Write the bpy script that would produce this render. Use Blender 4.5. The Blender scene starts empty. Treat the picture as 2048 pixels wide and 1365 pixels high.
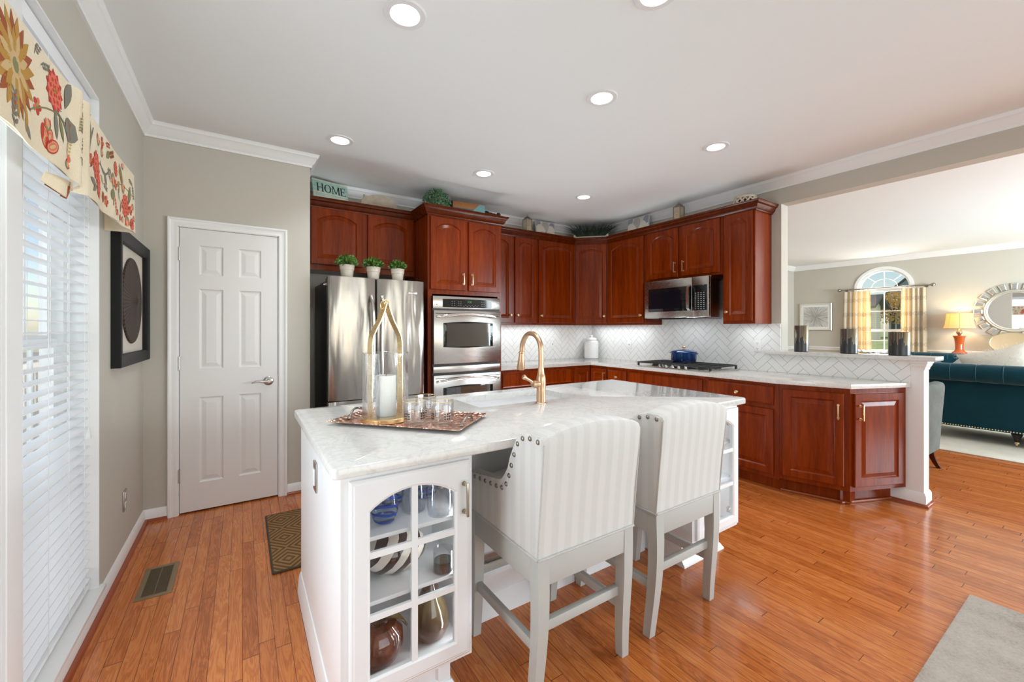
import bpy, bmesh, math, random
from mathutils import Vector, Matrix
from math import pi, sin, cos, radians, sqrt, atan2
random.seed(7)
SC = bpy.context.scene
COL = SC.collection

# ------------------------------------------------------------------ camera
YAW, FPX, CAMH, SHIFT = 0.57934, 823.31, 1.3215, 23.88
cam = bpy.data.cameras.new('camera')
cam.sensor_width = 36.0
cam.lens = FPX * 36.0 / 2048.0
cam.shift_y = -SHIFT / 2048.0
cam.clip_start = 0.02
cam.clip_end = 300
cam_ob = bpy.data.objects.new('camera', cam)
cam_ob.location = (0, 0, CAMH)
cam_ob.rotation_euler = (pi / 2, 0, -YAW)
COL.objects.link(cam_ob)
SC.camera = cam_ob

# ------------------------------------------------------------------ view
SC.view_settings.view_transform = 'Standard'
SC.view_settings.look = 'None'
SC.view_settings.exposure = 0.0
SC.view_settings.gamma = 1.0
SC.view_settings.use_curve_mapping = False
SC.cycles.use_denoising = True
SC.cycles.max_bounces = 10
SC.cycles.diffuse_bounces = 5
SC.cycles.glossy_bounces = 5
SC.cycles.transmission_bounces = 8
SC.cycles.transparent_max_bounces = 16
SC.cycles.sample_clamp_indirect = 6.0
SC.cycles.caustics_reflective = False
SC.cycles.caustics_refractive = False

# ------------------------------------------------------------------ world
W = bpy.data.worlds.new('world')
SC.world = W
W.use_nodes = True
_t = W.node_tree
_sky = _t.nodes.new('ShaderNodeTexSky')
_sky.sky_type = 'NISHITA'
_sky.sun_disc = False
_sky.sun_elevation = radians(32)
_sky.sun_rotation = radians(180)
_sky.air_density = 1.0
_sky.dust_density = 0.6
_t.links.new(_sky.outputs[0], _t.nodes['Background'].inputs[0])
_t.nodes['Background'].inputs[1].default_value = 0.15

def sun_lamp(name, d, strength, col, angle=1.5):
    l = bpy.data.lights.new(name, 'SUN'); l.energy = strength; l.color = col; l.angle = radians(angle)
    o = bpy.data.objects.new(name, l); COL.objects.link(o)
    o.rotation_euler = Vector(d).to_track_quat('-Z', 'Y').to_euler(); o.location = (0, 0, 8)
sun_lamp('sun', (-0.80, -0.15, -0.55), 5.0, (1.0, 0.86, 0.66))

def area_lamp(name, loc, d, sx, sy, watts, col):
    l = bpy.data.lights.new(name, 'AREA'); l.shape = 'RECTANGLE'; l.size = sx; l.size_y = sy
    l.energy = watts; l.color = col
    o = bpy.data.objects.new(name, l); COL.objects.link(o)
    o.location = loc; o.rotation_euler = Vector(d).to_track_quat('-Z', 'Y').to_euler()
# daylight through the windows of the walls behind the camera (openings in wall_front) and the left wall
area_lamp('daylight_breakfast_window', (1.6, -3.13, 1.40), (0, 1, 0.12), 4.0, 2.2, 60, (0.79, 0.915, 1.0))
area_lamp('daylight_living_window', (7.6, -3.13, 1.45), (0, 1, 0.1), 3.2, 1.9, 345, (0.79, 0.915, 1.0))
area_lamp('daylight_left_windows', (-0.98, 2.28, 1.25), (1, 0, 0), 0.8, 2.3, 10, (0.82, 0.93, 1.0))
area_lamp('daylight_near_window', (-0.545, 1.25, 1.25), (1, 0, 0), 0.7, 2.2, 20, (0.79, 0.915, 1.0))
area_lamp('daylight_arched_window', (10.95, 2.78, 1.7), (-1, 0, 0), 0.9, 1.6, 60, (1.0, 0.97, 0.92))

def bulb(name, loc, watts, col, r):
    l = bpy.data.lights.new(name, 'POINT'); l.energy = watts; l.color = col; l.shadow_soft_size = r
    o = bpy.data.objects.new(name, l); COL.objects.link(o); o.location = loc
# fill lamps added under the cabinets and microwave, brightening tile and ceiling
for _n, _p, _sx, _sy in (('strip_back', (2.95, 4.20, 1.366), 1.2, 0.05), ('strip_corner', (4.08, 3.75, 1.366), 0.05, 0.9), ('strip_end', (4.08, 2.08, 1.366), 0.05, 0.25), ('hood', (4.0, 2.72, 1.422), 0.08, 0.4)):
    area_lamp('under_cabinet_fill_' + _n, _p, (0, 0.0001, -1), _sx, _sy, 2.4 * max(_sx, _sy), (0.88, 0.96, 1.0))
for _x, _d in ((0.652, -1), (2.038, 1)):      # hidden fill lamps added behind the door stiles to lift the glass cabinet interiors
    area_lamp('cabinet_inside_fill', (_x, 1.336, 0.52), (_d, 0.5, 0), 0.01, 0.64, 0.9, (0.92, 0.97, 1.0))
area_lamp('aisle_fill_uplight', (2.40, 3.61, 0.06), (0, -0.6, 1), 2.0, 0.12, 24, (0.80, 0.93, 1.0))  # upward fill added low in the aisle, hidden by the island, to brighten the ceiling
# unseen fill lamps added on the cabinet tops to lift the dark ceiling band
for _x0, _y0, _x1, _y1 in ((0.52, 4.13, 1.42, 4.13), (1.54, 3.80, 2.24, 3.80), (2.40, 4.13, 3.60, 4.13), (4.00, 2.00, 4.00, 3.70)):
    _L = abs(_x1-_x0) + abs(_y1-_y0)
    area_lamp('cabinet_top_fill', ((_x0+_x1)/2, (_y0+_y1)/2, 2.462), (0, 0.0001, 1), max(0.02, abs(_x1-_x0)), max(0.02, abs(_y1-_y0)), 0.30*_L, (0.92, 0.97, 1.0))
bulb('living_fill_light', (8.3, -2.0, 1.75), 250, (0.78, 0.91, 1.0), 0.2)  # unseen point light added to brighten the living room, no fixture modelled

# ------------------------------------------------------------------ helpers: objects
def S(r, g, b):
    f = lambda c: (c / 255 / 12.92) if c <= 10.3 else ((c / 255 + 0.055) / 1.055) ** 2.4
    return (f(r), f(g), f(b), 1.0)

def link(o):
    COL.objects.link(o); return o

def tag(o, label=None, cat=None, group=None, kind=None):
    if label: o['label'] = label
    if cat: o['category'] = cat
    if group: o['group'] = group
    if kind: o['kind'] = kind
    return o

def thing(name, label, cat, loc=(0, 0, 0), rotz=0.0, group=None):
    o = bpy.data.objects.new(name, None); link(o)
    o.empty_display_size = 0.05
    o.location = loc; o.rotation_euler = (0, 0, rotz)
    return tag(o, label, cat, group)

def dup(root, loc, rotz=None, label=None):
    r = root.copy(); link(r); r.location = loc
    if rotz is not None: r.rotation_euler = (0, 0, rotz)
    if label: r['label'] = label
    for ch in list(root.children):
        c = ch.copy(); link(c); c.parent = r
        for g in list(ch.children):
            d = g.copy(); link(d); d.parent = c
    return r

class MB:
    """collects shapes into one mesh"""
    def __init__(s): s.bm = bmesh.new(); s.mi = 0
    def face(s, vs):
        try: f = s.bm.faces.new(vs)
        except ValueError: return None
        f.material_index = s.mi; return f
    def v(s, *p): return s.bm.verts.new(p)
    def box(s, x0, x1, y0, y1, z0, z1, bev=0.0, seg=2):
        V = [s.v(x, y, z) for z in (z0, z1) for y in (y0, y1) for x in (x0, x1)]
        F = [s.face([V[i] for i in q]) for q in ((0,2,3,1),(4,5,7,6),(0,1,5,4),(2,6,7,3),(0,4,6,2),(1,3,7,5))]
        if bev > 0:
            E = list({e for f in F for e in f.edges})
            r = bmesh.ops.bevel(s.bm, geom=E, offset=bev, segments=seg, profile=0.5, affect='EDGES')
            for f in r['faces']: f.material_index = s.mi
        return s
    def loft(s, rings, cap=True, closed=True):
        R = [[s.v(*p) for p in r] for r in rings]
        n = len(R[0])
        for a, b in zip(R, R[1:]):
            for i in range(n if closed else n - 1):
                j = (i + 1) % n
                s.face([a[i], a[j], b[j], b[i]])
        if cap:
            s.face(R[0][::-1]); s.face(R[-1])
        return R
    def lathe(s, prof, c=(0, 0, 0), seg=32, cap=True, sx=1.0, sy=1.0):
        rings = []
        for r, z in prof:
            r = max(r, 1e-4)
            rings.append([(c[0] + sx * r * cos(2*pi*i/seg), c[1] + sy * r * sin(2*pi*i/seg), c[2] + z) for i in range(seg)])
        s.loft(rings, cap); return s
    def cyl(s, c, r, axis, h, seg=24, r2=None):
        a = Vector(axis).normalized(); c = Vector(c)
        s.tube([c, c + a * h], [r, r if r2 is None else r2], seg); return s
    def tube(s, pts, r, seg=12, cap=True, flat=None, up=None):
        P = [Vector(p) for p in pts]; n = len(P)
        rs = r if isinstance(r, (list, tuple)) else [r] * n
        T = []
        for i in range(n):
            t = P[min(i+1, n-1)] - P[max(i-1, 0)]
            T.append(t.normalized())
        u = Vector(up) if up else (Vector((0, 0, 1)) if abs(T[0].z) < 0.9 else Vector((1, 0, 0)))
        nrm = (u - T[0] * u.dot(T[0])).normalized()
        rings = []
        for i in range(n):
            nrm = (nrm - T[i] * nrm.dot(T[i]))
            nrm = nrm.normalized() if nrm.length > 1e-6 else T[i].orthogonal().normalized()
            b = T[i].cross(nrm)
            if flat:
                w, t = flat
                rings.append([tuple(P[i] + nrm*(sa*t/2) + b*(sb*w/2)) for sa, sb in ((-1,-1),(1,-1),(1,1),(-1,1))])
            else:
                rings.append([tuple(P[i] + rs[i]*(nrm*cos(2*pi*k/seg) + b*sin(2*pi*k/seg))) for k in range(seg)])
        s.loft(rings, cap); return s
    def prism(s, poly, plane, a, b, bev=0.0):
        def m(p, q, t): return {'xy': (p, q, t), 'xz': (p, t, q), 'yz': (t, p, q)}[plane]
        A = [s.v(*m(p, q, a)) for p, q in poly]; B = [s.v(*m(p, q, b)) for p, q in poly]
        n = len(A); F = [s.face(A[::-1]), s.face(B)]
        for i in range(n):
            j = (i + 1) % n; F.append(s.face([A[i], A[j], B[j], B[i]]))
        if bev > 0:
            E = list({e for f in F[:2] if f for e in f.edges})
            r = bmesh.ops.bevel(s.bm, geom=E, offset=bev, segments=2, profile=0.5, affect='EDGES')
            for f in r['faces']: f.material_index = s.mi
        return s
    def sweep(s, prof, path, closed=False):
        """prof: (offset to the left of travel, z); path: xy points, mitred"""
        P = [Vector((p[0], p[1])) for p in path]; n = len(P); rings = []
        for i in range(n):
            d0 = (P[i] - P[i-1]).normalized() if (i > 0 or closed) else None
            d1 = (P[(i+1) % n] - P[i]).normalized() if (i < n-1 or closed) else None
            if d0 is None: d0 = d1
            if d1 is None: d1 = d0
            n0 = Vector((-d0.y, d0.x)); n1 = Vector((-d1.y, d1.x))
            m = (n0 + n1); m = m / max(1e-6, m.dot(n0))
            rings.append([(P[i].x + m.x*o, P[i].y + m.y*o, z) for o, z in prof])
        if closed: rings.append(rings[0])
        s.loft(rings, cap=not closed); return s
    def sphere(s, c, r, seg=20, rings=12):
        rx, ry, rz = r if isinstance(r, (tuple, list)) else (r, r, r)
        prof = [(sin(pi*i/rings), -cos(pi*i/rings)) for i in range(rings+1)]
        s.loft([[(c[0]+rx*max(a,1e-3)*cos(2*pi*k/seg), c[1]+ry*max(a,1e-3)*sin(2*pi*k/seg), c[2]+rz*b) for k in range(seg)] for a, b in prof]); return s
    def surf(s, fn, nu, nv, th=0.0, nrm=(0, 0, 1)):
        """open sheet (u,v in 0..1); th gives thickness along nrm"""
        A = [[s.v(*fn(i/nu, j/nv)) for j in range(nv+1)] for i in range(nu+1)]
        for i in range(nu):
            for j in range(nv):
                s.face([A[i][j], A[i+1][j], A[i+1][j+1], A[i][j+1]])
        if th:
            d = Vector(nrm) * th
            B = [[s.v(*(x.co + d)) for x in row] for row in A]
            for i in range(nu):
                for j in range(nv):
                    s.face([B[i][j], B[i][j+1], B[i+1][j+1], B[i+1][j]])
            for i in range(nu):
                s.face([A[i][0], B[i][0], B[i+1][0], A[i+1][0]]); s.face([A[i][nv], A[i+1][nv], B[i+1][nv], B[i][nv]])
            for j in range(nv):
                s.face([A[0][j], A[0][j+1], B[0][j+1], B[0][j]]); s.face([A[nu][j], B[nu][j], B[nu][j+1], A[nu][j+1]])
        return s

def obj(name, mb, mats, parent=None, world=False, smooth=35, loc=None):
    bm = mb.bm
    bmesh.ops.recalc_face_normals(bm, faces=bm.faces)
    me = bpy.data.meshes.new(name)
    if parent is not None and world:
        bpy.context.view_layer.update()
        M = Matrix.Rotation(-parent.rotation_euler.z, 4, 'Z') @ Matrix.Translation(-parent.location) if parent.parent is None else parent.matrix_world.inverted()
        bm.transform(M)
    bm.to_mesh(me); bm.free()
    for m in (mats if isinstance(mats, (list, tuple)) else [mats]): me.materials.append(m)
    if smooth:
        me.shade_smooth(); me.set_sharp_from_angle(angle=radians(smooth))
    o = bpy.data.objects.new(name, me); link(o)
    if parent is not None: o.parent = parent
    if loc: o.location = loc
    return o

def struct(name, mb, m, smooth=0, label=None):
    return tag(obj(name, mb, m, smooth=smooth), label, None, None, 'structure')

# ------------------------------------------------------------------ helpers: materials
class G:
    """tiny node-graph writer"""
    def __init__(s, name):
        s.mat = bpy.data.materials.new(name); s.mat.use_nodes = True
        s.t = s.mat.node_tree; s.b = s.t.nodes['Principled BSDF']; s.out = s.t.nodes['Material Output']
        s._tc = None
    def set(s, inp, val):
        if hasattr(val, 'is_linked') or isinstance(val, bpy.types.NodeSocket): s.t.links.new(val, inp)
        else: inp.default_value = val
    def n(s, typ, props=None, **ins):
        nd = s.t.nodes.new(typ)
        for k, v in (props or {}).items(): setattr(nd, k, v)
        for k, v in ins.items():
            key = int(k[1:]) if k[0] == 'i' and k[1:].isdigit() else k.replace('_', ' ')
            s.set(nd.inputs[key], v)
        return nd
    def m(s, op, a, b=0.0, c=0.0):
        return s.n('ShaderNodeMath', {'operation': op}, i0=a, i1=b, i2=c).outputs[0]
    def co(s):
        if not s._tc: s._tc = s.t.nodes.new('ShaderNodeTexCoord')
        return s._tc.outputs['Object']
    def xyz(s, v=None):
        nd = s.n('ShaderNodeSeparateXYZ', i0=v or s.co()); return nd.outputs
    def vec(s, x, y, z=0.0):
        return s.n('ShaderNodeCombineXYZ', i0=x, i1=y, i2=z).outputs[0]
    def scale(s, v, k):
        return s.n('ShaderNodeVectorMath', {'operation': 'MULTIPLY'}, i0=v, i1=k).outputs[0]
    def noise(s, v, sc=5.0, det=3.0, rough=0.5, dist=0.0):
        return s.n('ShaderNodeTexNoise', Vector=v, Scale=sc, Detail=det, Roughness=rough, Distortion=dist).outputs[0]
    def white(s, v): return s.n('ShaderNodeTexWhiteNoise', {'noise_dimensions': '3D'}, Vector=v).outputs[0]
    def ramp(s, f, stops):
        nd = s.n('ShaderNodeValToRGB', Fac=f); cr = nd.color_ramp
        while len(cr.elements) > 1: cr.elements.remove(cr.elements[-1])
        cr.elements[0].position = stops[0][0]; cr.elements[0].color = stops[0][1]
        for p, c in stops[1:]:
            e = cr.elements.new(p); e.color = c
        return nd.outputs[0]
    def mix(s, f, a, b, blend='MIX'):
        nd = s.n('ShaderNodeMix', {'data_type': 'RGBA', 'blend_type': blend})
        s.set(nd.inputs[0], f); s.set(nd.inputs[6], a); s.set(nd.inputs[7], b); return nd.outputs[2]
    def bump(s, h, st=0.3, d=0.002):
        s.set(s.b.inputs['Normal'], s.n('ShaderNodeBump', Height=h, Strength=st, Distance=d).outputs[0])
    def p(s, **k):
        for a, v in k.items():
            s.set(s.b.inputs[{'col': 'Base Color', 'rough': 'Roughness', 'metal': 'Metallic', 'coat': 'Coat Weight', 'coatr': 'Coat Roughness',
                              'spec': 'Specular IOR Level', 'sheen': 'Sheen Weight', 'trans': 'Transmission Weight', 'ior': 'IOR', 'alpha': 'Alpha',
                              'emit': 'Emission Color', 'emits': 'Emission Strength', 'aniso': 'Anisotropic', 'sub': 'Subsurface Weight'}[a]], v)
        return s

def plain(name, col, rough=0.5, metal=0.0, **k):
    g = G(name); g.p(col=col, rough=rough, metal=metal, **k)
    return g.mat

def painted(name, col, rough=0.5, bump=0.06):
    g = G(name); g.p(col=col, rough=rough)
    g.bump(g.noise(g.co(), 180.0, 2.0), bump, 0.001)
    return g.mat

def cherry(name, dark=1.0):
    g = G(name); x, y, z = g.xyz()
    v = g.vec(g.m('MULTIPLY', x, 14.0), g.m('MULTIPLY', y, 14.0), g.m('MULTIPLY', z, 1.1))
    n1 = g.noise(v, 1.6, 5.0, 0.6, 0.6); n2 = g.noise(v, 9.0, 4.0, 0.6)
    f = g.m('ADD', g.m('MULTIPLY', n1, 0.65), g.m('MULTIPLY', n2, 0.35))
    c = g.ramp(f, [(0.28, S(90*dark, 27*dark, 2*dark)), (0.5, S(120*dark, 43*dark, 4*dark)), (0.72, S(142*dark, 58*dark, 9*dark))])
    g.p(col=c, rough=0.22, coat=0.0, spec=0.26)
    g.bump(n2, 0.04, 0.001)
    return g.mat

def oak_floor():
    g = G('oak_floor'); x, y, z = g.xyz()
    wd = 0.057
    u = g.m('DIVIDE', x, wd); i = g.m('FLOOR', u); fu = g.m('FRACT', u)
    r = g.white(g.vec(i, 3.7, 0.0))
    L = g.m('ADD', 0.75, g.m('MULTIPLY', g.white(g.vec(i, 9.1, 0.0)), 0.5))
    w = g.m('ADD', g.m('DIVIDE', y, L), g.m('MULTIPLY', r, 17.0)); j = g.m('FLOOR', w); fw = g.m('FRACT', w)
    pr = g.white(g.vec(i, j, 0.5)); pr2 = g.white(g.vec(i, j, 4.5))
    off = g.m('MULTIPLY', pr, 40.0)
    gx = g.m('ADD', g.m('MULTIPLY', x, 16.0), off)
    gv = g.vec(gx, g.m('ADD', g.m('MULTIPLY', y, 1.3), off), off)
    n1 = g.noise(gv, 1.5, 4.0, 0.6, 1.2)
    wv = g.m('ADD', 0.5, g.m('MULTIPLY', 0.5, g.m('SINE', g.m('MULTIPLY', n1, 46.0))))
    n2 = g.noise(g.vec(g.m('MULTIPLY', x, 60.0), g.m('MULTIPLY', y, 3.0), off), 5.0, 4.0, 0.65)
    f = g.m('ADD', g.m('MULTIPLY', wv, 0.42), g.m('ADD', g.m('MULTIPLY', n2, 0.40), g.m('MULTIPLY', pr2, 0.42)))
    c = g.ramp(f, [(0.15, S(150, 78, 34)), (0.5, S(182, 100, 46)), (0.8, S(198, 116, 58)), (1.0, S(206, 128, 68))])
    e = g.m('MINIMUM', g.m('MINIMUM', fu, g.m('SUBTRACT', 1.0, fu)), g.m('MULTIPLY', g.m('MINIMUM', fw, g.m('SUBTRACT', 1.0, fw)), 11.0))
    seam = g.m('LESS_THAN', e, 0.018)
    c = g.mix(seam, c, S(96, 48, 22))
    g.p(col=c, rough=g.m('ADD', 0.13, g.m('MULTIPLY', n2, 0.10)), coat=0.15, coatr=0.08, spec=0.4)
    h = g.m('SUBTRACT', g.m('MULTIPLY', n2, 0.15), g.m('MULTIPLY', seam, 1.0))
    g.bump(h, 0.18, 0.0015)
    return g.mat

def herringbone_tile(name, ax):
    """glossy white herringbone tile, ax = the horizontal axis of the wall"""
    g = G(name); xyz = g.xyz(); a = xyz[ax]; z = xyz[2]
    Wd, n = 0.062, 3.0
    k = 0.70710678 / Wd
    x = g.m('MULTIPLY', g.m('ADD', a, z), k); y = g.m('MULTIPLY', g.m('SUBTRACT', z, a), k)
    i = g.m('FLOOR', x); j = g.m('FLOOR', y); fx = g.m('FRACT', x); fy = g.m('FRACT', y)
    q = g.m('FLOORED_MODULO', g.m('SUBTRACT', i, j), 2*n)
    hor = g.m('LESS_THAN', q, n - 0.5)
    lx = g.m('ADD', q, fx)
    ly = g.m('ADD', g.m('SUBTRACT', 2*n - 1, q), fy)
    along = g.m('ADD', g.m('MULTIPLY', hor, lx), g.m('MULTIPLY', g.m('SUBTRACT', 1.0, hor), ly))
    across = g.m('ADD', g.m('MULTIPLY', hor, fy), g.m('MULTIPLY', g.m('SUBTRACT', 1.0, hor), fx))
    d = g.m('MINIMUM', g.m('MINIMUM', along, g.m('SUBTRACT', n, along)), g.m('MINIMUM', across, g.m('SUBTRACT', 1.0, across)))
    t = g.m('SMOOTH_MIN', g.m('MULTIPLY', d, 1/0.032), 1.0, 0.3)
    t = g.m('MAXIMUM', t, 0.0)
    gro = g.m('LESS_THAN', d, 0.021)
    c = g.mix(gro, S(236, 236, 234), S(150, 150, 150))
    g.p(col=c, rough=g.m('ADD', 0.12, g.m('MULTIPLY', gro, 0.5)))
    g.bump(t, 0.25, 0.0015)
    return g.mat

def quartz():
    g = G('white_quartz'); v = g.co()
    n1 = g.noise(v, 6.0, 6.0, 0.62, 1.2); n2 = g.noise(v, 60.0, 4.0, 0.6)
    vein = g.m('SUBTRACT', 1.0, g.m('MINIMUM', 1.0, g.m('MULTIPLY', g.m('ABSOLUTE', g.m('SUBTRACT', n1, 0.5)), 26.0)))
    f = g.m('ADD', g.m('MULTIPLY', vein, 0.16), g.m('MULTIPLY', n2, 0.42))
    c = g.ramp(f, [(0.10, S(228, 226, 222)), (0.28, S(216, 214, 210)), (0.55, S(196, 194, 190))])
    g.p(col=c, rough=0.09, coat=0.2, coatr=0.04)
    return g.mat

def steel(name, ax=2, wav=0.0, col=(0.50, 0.475, 0.44, 1), rough=0.26):
    """brushed stainless; wav adds the slow waviness of sheet metal"""
    g = G(name); x, y, z = g.xyz()
    s = [260.0, 260.0, 260.0]; s[ax] = 3.0
    br = g.noise(g.vec(g.m('MULTIPLY', x, s[0]), g.m('MULTIPLY', y, s[1]), g.m('MULTIPLY', z, s[2])), 1.0, 2.0)
    g.p(col=col, metal=1.0, rough=g.m('ADD', rough - 0.05, g.m('MULTIPLY', br, 0.10)))
    if wav:
        w = g.noise(g.vec(g.m('MULTIPLY', x, 9.0), y, g.m('MULTIPLY', z, 1.6)), 1.0, 1.5)
        g.bump(w, 1.0, wav)
    return g.mat

def brass(name, col, rough=0.28):
    g = G(name); x, y, z = g.xyz()
    br = g.noise(g.vec(g.m('MULTIPLY', x, 40.0), g.m('MULTIPLY', y, 40.0), g.m('MULTIPLY', z, 400.0)), 1.0, 2.0)
    g.p(col=col, metal=1.0, rough=g.m('ADD', rough - 0.03, g.m('MULTIPLY', br, 0.06)))
    return g.mat

def chevron_fabric():
    g = G('herringbone_fabric'); x, y, z = g.xyz()
    nx = g.xyz(g._tc.outputs['Normal'])[0]; side = g.m('GREATER_THAN', g.m('ABSOLUTE', nx), 0.6)
    h = g.m('ADD', g.m('MULTIPLY', side, y), g.m('MULTIPLY', g.m('SUBTRACT', 1.0, side), x))
    st = 0.030
    u = g.m('DIVIDE', h, st); tri = g.m('ABSOLUTE', g.m('SUBTRACT', g.m('MULTIPLY', g.m('FRACT', u), 2.0), 1.0))
    ph = g.m('ADD', g.m('DIVIDE', z, 0.0048), g.m('MULTIPLY', tri, 4.2))
    w = g.m('ADD', 0.5, g.m('MULTIPLY', 0.5, g.m('SINE', g.m('MULTIPLY', ph, 2*pi))))
    par = g.m('LESS_THAN', g.m('FRACT', g.m('MULTIPLY', u, 0.5)), 0.5)
    amp = g.m('ADD', 0.70, g.m('MULTIPLY', par, 0.30))
    f = g.m('MULTIPLY', w, amp)
    c = g.ramp(f, [(0.0, S(232, 231, 228)), (1.0, S(186, 184, 180))])
    g.p(col=c, rough=0.9, spec=0.2, sheen=0.15)
    g.bump(w, 0.25, 0.001)
    return g.mat

def velvet(name, col, col2):
    g = G(name); n = g.noise(g.co(), 5.0, 4.0, 0.6)
    g.p(col=g.mix(n, col, col2), rough=0.8, sheen=0.15, spec=0.15)
    g.bump(g.noise(g.co(), 300.0, 2.0), 0.1, 0.001)
    return g.mat

def woven(name, c1, c2, sc=140.0, bump=0.4):
    g = G(name)
    ch = g.noise(g.co(), sc, 3.0, 0.7); n = g.noise(g.co(), 7.0, 4.0, 0.6)
    f = g.m('ADD', g.m('MULTIPLY', ch, 0.7), g.m('MULTIPLY', n, 0.3))
    g.p(col=g.ramp(f, [(0.3, c1), (0.7, c2)]), rough=0.95, spec=0.1)
    g.bump(ch, bump, 0.003)
    return g.mat

def pane_glass(name, tint=(1, 1, 1, 1), refl=0.06, rough=0.02):
    g = G(name); t = g.t
    tr = t.nodes.new('ShaderNodeBsdfTransparent'); tr.inputs[0].default_value = tint
    gl = t.nodes.new('ShaderNodeBsdfGlossy'); gl.inputs['Roughness'].default_value = rough
    fc = g.n('ShaderNodeLayerWeight', Blend=0.5).outputs['Facing']
    mx = t.nodes.new('ShaderNodeMixShader')
    t.links.new(g.m('ADD', refl, g.m('MULTIPLY', g.m('POWER', fc, 4.0), 0.7)), mx.inputs[0])
    t.links.new(tr.outputs[0], mx.inputs[1]); t.links.new(gl.outputs[0], mx.inputs[2])
    t.links.new(mx.outputs[0], g.out.inputs[0])
    return g.mat

def emit(name, col, st):
    g = G(name); g.p(col=(0, 0, 0, 1), emit=col, emits=st, rough=1.0); return g.mat

def leafmat(name, c1, c2):
    g = G(name); n = g.noise(g.co(), 45.0, 2.0)
    g.p(col=g.ramp(n, [(0.35, c1), (0.68, c2)]), rough=0.55)
    return g.mat

M = {}
M['wall'] = painted('greige_wall_paint', S(193, 188, 176), 0.85)
M['ceiling'] = painted('white_ceiling_paint', S(234, 238, 237), 0.9)
M['trim'] = plain('white_trim_paint', S(236, 236, 234), 0.35)
M['door'] = plain('white_door_paint', S(228, 227, 224), 0.4)
M['cab'] = plain('white_cabinet_paint', S(236, 237, 238), 0.3)
M['cherry'] = cherry('cherry_wood')
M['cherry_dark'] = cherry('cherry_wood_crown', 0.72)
M['shoe'] = plain('stained_shoe_molding', S(146, 66, 30), 0.3)
M['floor'] = oak_floor()
M['tile_x'] = herringbone_tile('herringbone_tile_back', 0)
M['tile_y'] = herringbone_tile('herringbone_tile_right', 1)
M['quartz'] = quartz()
M['steel'] = steel('brushed_stainless', 0)
M['steel_v'] = steel('fridge_stainless', 0, 0.016, (0.36, 0.335, 0.305, 1), 0.22)
M['steel_handle'] = steel('stainless_handle', 2, 0.0, (0.62, 0.58, 0.54, 1), 0.2)
M['nickel'] = plain('satin_nickel', (0.52, 0.49, 0.45, 1), 0.28, 1.0)
M['chrome'] = plain('chrome', (0.75, 0.75, 0.75, 1), 0.08, 1.0)
M['brass'] = brass('champagne_brass', (0.80, 0.58, 0.34, 1))
M['gold'] = brass('satin_gold', (0.82, 0.62, 0.33, 1))
M['faucet'] = brass('rose_bronze', (0.64, 0.42, 0.27, 1), 0.32)
M['black'] = plain('black_plastic', (0.012, 0.012, 0.012, 1), 0.4)
M['blackgloss'] = plain('black_glass', (0.008, 0.009, 0.010, 1), 0.05)
M['ovenglass'] = plain('oven_window_glass', (0.02, 0.022, 0.02, 1), 0.04, 0.0, coat=1.0, coatr=0.02, spec=0.9)
M['iron'] = plain('cast_iron', (0.03, 0.03, 0.032, 1), 0.55)
M['fabric'] = chevron_fabric()
M['piping'] = woven('pale_piping', S(214, 212, 208), S(176, 173, 168), 220)
M['greyleg'] = painted('grey_painted_wood', S(186, 186, 181), 0.5)
M['nail'] = plain('antique_nickel_nail', (0.30, 0.28, 0.24, 1), 0.3, 1.0)
M['glass'] = pane_glass('window_glass', (1, 1, 1, 1), 0.03)
M['clear'] = pane_glass('cut_clear_glass', (0.97, 0.97, 0.97, 1), 0.10, 0.04)
M['thin'] = pane_glass('thin_clear_glass', (0.985, 0.985, 0.985, 1), 0.03)
M['candle'] = plain('white_wax', S(240, 238, 230), 0.5, 0.0, sub=0.15)
M['blind'] = plain('white_blind_slat', S(240, 241, 242), 0.45)
M['cord'] = plain('white_cord', S(235, 235, 235), 0.7)
M['white'] = plain('white_ceramic', S(236, 236, 235), 0.12)
M['sink'] = plain('white_composite_sink', S(240, 240, 240), 0.25)
M['bisque'] = plain('cream_tin', S(214, 205, 188), 0.35)
M['leaf'] = leafmat('green_leaf', S(40, 82, 30), S(120, 158, 70))
M['leaf2'] = leafmat('boxwood_leaf', S(46, 84, 46), S(128, 160, 124))
M['grass'] = leafmat('dark_grass_blade', S(12, 30, 16), S(32, 62, 34))
M['soil'] = plain('soil', S(60, 44, 32), 0.9)
M['teal'] = velvet('teal_velvet', S(2, 46, 58), S(4, 60, 72))
M['lamp_shade'] = None
M['chairgrey'] = woven('grey_tweed', S(74, 77, 73), S(118, 120, 114), 260)
M['walnut'] = cherry('dark_chair_leg_wood', 0.6)
M['outlet'] = plain('white_outlet_plastic', S(238, 238, 236), 0.35)
M['slot'] = plain('dark_slot', (0.02, 0.02, 0.02, 1), 0.6)
M['pewter'] = plain('pewter', (0.36, 0.33, 0.30, 1), 0.3, 1.0)
M['champagne'] = plain('champagne_nickel', (0.60, 0.54, 0.44, 1), 0.25, 1.0)
M['bead_cream'] = plain('cream_ceramic', S(212, 200, 180), 0.35)
M['fixture'] = plain('white_light_trim', S(226, 226, 226), 0.5)
M['can'] = emit('can_light_glow', (1.0, 0.93, 0.80, 1), 9.0)

# ================================================================== THE SETTING
XL, YD, XE, YF, XM, XW, XR, ZC, YB = -0.57, 3.732, 0.462, 4.367, 4.24, 4.371, 10.6, 2.74, -3.2
WT = 0.15
mb = MB(); mb.box(XL-WT, XR+WT, YB-WT, YF+WT, -0.12, 0.0); struct('floor', mb, M['floor'], 0, 'glossy honey-brown oak strip floor')
mb = MB(); mb.box(XL-WT, XR+WT, YB-WT, YF+WT, ZC, ZC+0.12); struct('ceiling', mb, M['ceiling'], 0, 'flat white ceiling with recessed lights')

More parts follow.
